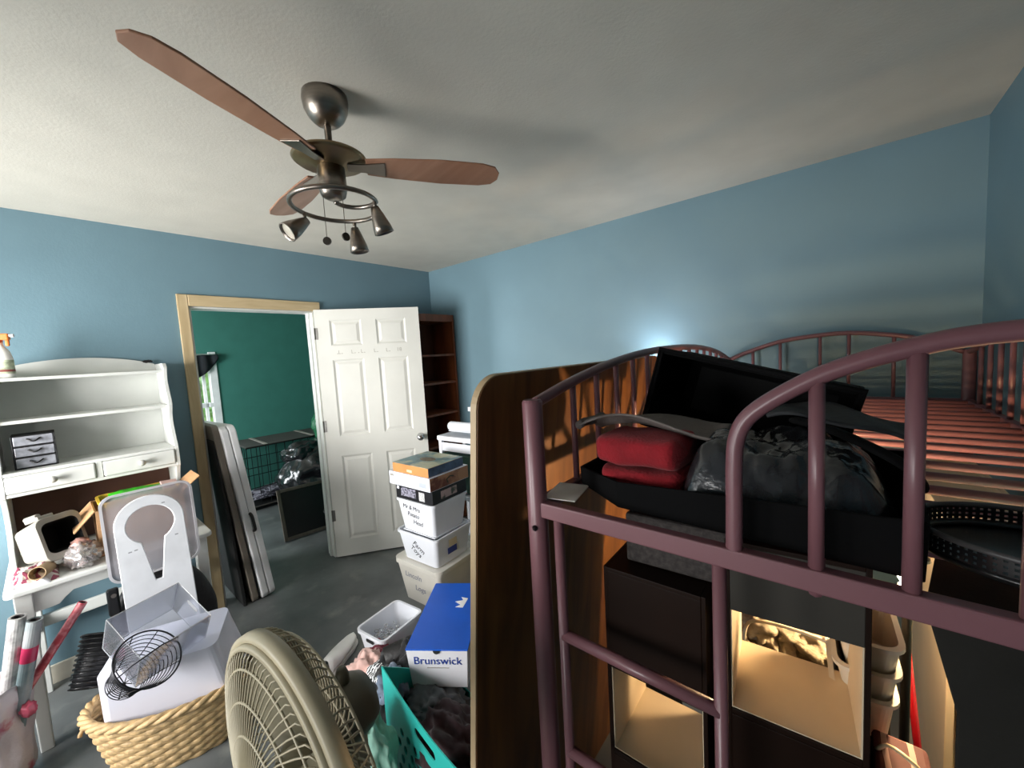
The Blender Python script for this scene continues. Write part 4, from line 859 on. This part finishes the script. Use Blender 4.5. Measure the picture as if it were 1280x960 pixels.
def cloth(name, c, rad, m, label, cat, seed, amp=.35, fr=2.2, flat=-.6):
    o = tag(MB().lump((0, 0, 0), rad, seed, amp, fr, 5, flat).build(name, m, None, smooth=True), label, cat); o.location = c; return o
def fab(n, c, **k): return mat(n, c, .9, var=.12, vscale=8, bump=.35, bscale=24, sheen=.2, **k)
cloth('maroon_clothes', (-1.03, .80, .20), (.19, .11, .12), fab('maroon_cloth', '#270910'), 'dark maroon clothes filling the turquoise laundry basket', 'clothes', 21)
cloth('grey_shirt', (-1.22, .86, .215), (.14, .10, .08), fab('ash_cloth', '#55595d'), 'grey shirt bunched up below the blue lidded box', 'shirt', 22)
cloth('denim', (-1.39, .79, .27), (.075, .06, .07), fab('denim_cloth', '#6a7688'), 'pale denim garment between the boot and the bowling box', 'jeans', 23)
cloth('mint_blanket', (-1.235, .585, .19), (.13, .075, .24), fab('mint_cloth', '#86b3a2'), 'mint green blanket hanging beside the pedestal fan', 'blanket', 24, .3, 1.8, -.83)
cloth('crimson_clothes', (-1.70, .92, .08), (.15, .12, .11), fab('crimson_cloth', '#7a1c33'), 'crimson clothes heaped on the floor under the small white bin', 'clothes', 25)
cloth('pink_shirt', (-1.67, .83, .14), (.11, .09, .10), fab('blush_cloth', '#d0aaa0'), 'blush pink shirt lying below the small white bin', 'shirt', 26)
cloth('black_clothes', (-1.44, .86, .17), (.15, .15, .17), fab('black_cloth', '#121114'), 'black clothes piled between the fan motor and the basket', 'clothes', 27)
zs_ = cloth('striped_garment', (-1.50, .80, .26), (.06, .05, .05), stripes('bw_stripes', '#e0e0e0', '#1a1a1c', 30, 'X', .8), 'black and white striped garment on the clothes pile', 'garment', 28)
bt = thing('leather_boot', 'dark leather boot shaft lying on the clothes beside the small white bin', 'boot', (-1.515, .832, .295), (0, 0, R(66)))
MB().lathe([(.043, 0), (.047, .004), (.046, .14), (.05, .2), (.0, .21)], 24, T(0, 0, .0) @ RY(84)).build('shaft', mat('dark_leather', '#120d0d', .5, bump=.2, bscale=60), bt, smooth=True, solid=.005)
sn = thing('sneaker', 'white sneaker with a green side lying on the floor near the small white bin', 'shoe', (-1.985, .77, .0), (0, 0, R(124)))
def shoe(u, v):
    x = .27*u; wd = .042*(.75+.35*math.sin(PI*min(1, u*1.1)))*(1 if u < .97 else .8)*min(1, (u+.02)*14)**.5*min(1, (1.005-u)*10)**.5
    a = 2*PI*v; hh = .03 + (.055*(1-u)**1.2 if u > .12 else .05)
    z = hh*(.5+.5*math.sin(a)) ; return Vector((x, wd*math.copysign(abs(math.cos(a))**.7, math.cos(a)), z+.022))
MB().surf(shoe, 30, 24, False, True).build('upper', mat('white_leather', '#f2f0ec', .5), sn, smooth=True)
MB().prism([(.0, -.03), (.08, -.034), (.19, -.046), (.25, -.036), (.272, -.01), (.272, .01), (.25, .036), (.19, .046), (.08, .034), (.0, .03)], .026).build('sole', mat('cream_sole', '#d9d6cf', .5), sn, .006)
MB().prism([(.05, .03), (.13, .035), (.16, .065), (.06, .08)], .003, (), T(0, .036, 0) @ RX(90)).build('side_patch', mat('grey_green_patch', '#5f706a', .6), sn)

# ------------------------------------------------------------------ bookcase behind the door
bcm = wood('reddish_brown_wood', '#63341b', '#85492a', 'Z', .4, 5)
bs = thing('bookcase', 'tall reddish brown wooden bookcase in the corner behind the white door', 'bookcase', (XA+.017, 2.055, 0))
w, d, h = .325, .515, 2.0
for y in (0, d-.02): MB().box(0, w, y, y+.02, 0, h).build('side_panel', bcm, bs, .002)
MB().box(0, .008, .02, d-.02, 0, h).build('back_panel', wood('dark_brown_wood', '#4a2715', '#5e331c', 'Z', .5, 5), bs)
for z in (h-.045, 1.632, 1.372, 1.08, .78, .45, .08): MB().box(.008, w-(.0 if z > 1.9 else .004), .02, d-.02, z-.02, z+(.045 if z > 1.9 else 0)).build('shelf', bcm, bs, .002)

# ------------------------------------------------------------------ folding tables in the doorway
ftm = mat('speckled_white_plastic', '#dededf', .45, var=.03)
TL = math.degrees(math.atan2(.135, 1.23))
ft_ = thing('folding_table', 'folded white plastic table with a black handle leaning in the doorway', 'folding table', (-3.03, .815, .004), (R(TL), 0, R(5)))
for y in (0, .044): MB().prism(rrect(-.72, 0, 0, 1.238, .05), .041, (), T(0, y+.041, 0) @ RX(90)).build('table_half', ftm, ft_, .008, seg=3)
MB().box(-.7, -.01, .040, .046, .02, 1.21).build('hinge_strip', mat('hinge_grey', '#77777a', .5), ft_)
MB().tube(smooth_path([(-.002, .045, .50), (.022, .045, .515), (.026, .045, .56), (.022, .045, .61), (-.002, .045, .625)], 6), .010, 10).build('handle', black_plastic, ft_, smooth=True)
gt = thing('grey_folding_table', 'dull taupe folded table leaning behind the white one', 'folding table', (-3.045, .758, .004), (R(5.3), 0, R(1)))
MB().prism(rrect(-.7, 0, 0, 1.25, .04), .036, (), T(0, .036, 0) @ RX(90)).build('table_slab', mat('taupe_plastic', '#6e665c', .5), gt, .006)
MB().box(-.66, -.03, .036, .042, .05, 1.2).build('under_frame', mat('dark_metal', '#2b2a2a', .5), gt)
bd = tag(MB().box(-.62, 0, 0, .02, 0, 1.15).build('dark_gap_board', mat('matt_black_board', '#0c0c0d', .7), None, .004), 'black board filling the dark gap between the door casing and the taupe folded table', 'board'); bd.location = (-3.06, .705, .004); bd.rotation_euler = (R(3), 0, 0)  # plain black board fills the dark gap beside the taupe table

# ------------------------------------------------------------------ the teal room beyond
va = thing('valance', 'dark swagged window valance in the teal room', 'curtain', (NX+.03, 0, 0))
def vf(u, v):
    y = .5+.84*u; drop = .10+.20*(1-u)**1.2 if u > .3 else .30
    drop = .05+.30*(1-math.exp(-(1-u)*5))
    return Vector((.012*math.sin(u*46)+.03*v*math.sin(PI*v), y, 1.785-drop*v))
MB().surf(vf, 60, 16).build('valance_cloth', mat('dark_teal_velvet', '#10161c', .85, var=.3, stretch=(1, 8, 1), vscale=5), va, smooth=True, solid=.004)
MB().tube([(-.004, .45, 1.787), (-.004, 1.375, 1.787)], .006, 8).build('curtain_rod', mat('pale_rod', '#a8b4ae', .4, .6), va, smooth=True)
cl_ = thing('ceiling_light', 'small round dome light on the ceiling of the teal room', 'ceiling light', (-5.45, 1.165, ZC))
MB().lathe([(0, 0), (.1, 0), (.1, -.015), (0, -.015)], 28).build('base', white_plastic, cl_); MB().lathe([(.09, -.015), (.085, -.05), (.05, -.078), (0, -.088)], 28).build('dome', mat('frosted_dome', '#cfd2cc', .3), cl_, smooth=True)
crt = thing('wire_crate', 'black wire dog crate with a white pad against the teal wall', 'crate', (-5.62, 1.36, 0), (0, 0, R(-2)))
cw, cd, chh = .62, 1.35, .72
wm = mat('crate_wire', '#1b1d1d', .4, .5)
def crate_panel(nm, o, u, v, nu, nv):
    b = MB(); o = Vector(o); u = Vector(u); v = Vector(v)
    for k in range(nu+1): b.tube([o+u*k/nu, o+u*k/nu+v], .005 if k in (0, nu) else .004, 5)
    for k in range(nv+1): b.tube([o+v*k/nv, o+v*k/nv+u], .008 if k in (0, nv) else .005, 5)
    b.build(nm, wm, crt)
crate_panel('front_panel', (cw, 0, .03), (0, cd, 0), (0, 0, chh-.03), 14, 3); crate_panel('side_panel', (0, 0, .03), (cw, 0, 0), (0, 0, chh-.03), 7, 3); crate_panel('side_panel', (0, cd, .03), (cw, 0, 0), (0, 0, chh-.03), 7, 3); crate_panel('back_panel', (0, 0, .03), (0, cd, 0), (0, 0, chh-.03), 14, 3)
MB().box(0, cw, 0, cd, chh, chh+.012).build('top_board', mat('dusty_grey_board', '#4a4744', .7), crt, .004)
for y in (.18, .70): MB().box(0, cw+.005, y, y+.035, chh+.0125, chh+.017).build('top_strap', mat('pale_strap', '#a39c94', .6), crt)
MB().box(.02, cw-.02, .02, cd-.02, .0, .03).build('tray', mat('black_tray', '#101010', .5), crt)
MB().lump((cw/2, cd/2, .10), (.26, .60, .07), 5, .3, 4, 5, -.9).build('pad', mat('speckled_pad', '#8d8a96', .9, col2='#2e2c36', c2scale=14, c2lo=.48, c2hi=.52), crt, smooth=True)
MB().tube([(cw+.012, -.05, .05), (cw+.012, cd*.7, .05)], .008, 8).build('bottom_bar', mat('grey_bar', '#77716c', .4, .8), crt)
gfilm = mat('black_bin_film', '#131316', .25, coat=.5, bump=.6, bscale=18, var=.2)
cloth('garbage_bag', (-4.55, 1.98, .34), (.40, .50, .36), gfilm, 'large shiny black garbage bag beyond the doorway', 'bag', 31, .16, 1.8, -.95)
cloth('garbage_bag', (-4.60, 1.80, .60), (.20, .24, .17), gfilm, 'crumpled black garbage bag on top of the large one', 'bag', 32, .18, 2, -.6)
cloth('green_bag', (-4.75, 2.13, .86), (.17, .16, .23), mat('green_film', '#2e6e4c', .25, coat=.5, col2='#cfd8d2', c2scale=7, c2lo=.55, c2hi=.62, bump=.5, bscale=14), 'shiny green and white bag piled on the black garbage bags', 'bag', 33, .16, 1.8, -.7)
cloth('white_bag', (-4.8, 2.22, 1.12), (.12, .12, .09), mat('grey_white_film', '#8d9093', .3, coat=.4, bump=.5, bscale=14, col2='#1c1c1e', c2scale=6), 'grey white bag at the very top of the bag pile', 'bag', 34, .18, 1.8, -.7)
fb = thing('framed_board', 'black framed board leaning in front of the garbage bags', 'board', (-3.86, 1.25, .004), (0, R(-20), R(-8)))
MB().box(0, .014, .03, .42, .03, .44).build('panel', mat('blackboard', '#121213', .5), fb)
b = MB(); b.box(-.004, .02, 0, .03, 0, .47); b.box(-.004, .02, .42, .45, 0, .47); b.box(-.004, .02, .03, .42, 0, .03); b.box(-.004, .02, .03, .42, .44, .47); b.build('frame', wood('grey_wood_frame', '#4d463d', '#6a6157', 'Z', .6), fb, .003)
db2 = small_bin('dark_bin', 'dark grey plastic bin on the floor beside the door hinge', (-3.52, 1.63, .002), -5, .26, .22, .25, mat('charcoal_plastic', '#26282a', .5), .02, .02)
cloth('brown_cloth', (-3.84, 1.90, .33), (.17, .15, .10), fab('olive_brown_cloth', '#4a4030'), 'olive brown cloth bundled behind the framed board', 'cloth', 35)
o = tag(MB().box(-.16, .16, -.14, .14, 0, .25).build('black_box', black_plastic, None, .006), 'black box carrying the olive brown cloth', 'box'); o.location = (-3.84, 1.90, .002)
# greenery outside
cloth('garden_bush', (-8.2, .9, .9), (.9, 2.2, 1.1), mat('leaf_green', '#7da552', .8, var=.3, vscale=8, col2='#c6dfa6', c2scale=5), 'bright green bush outside the window of the teal room', 'bush', 36, .5, 4, -1)
bpy.data.objects['garden_bush']['kind'] = 'stuff'
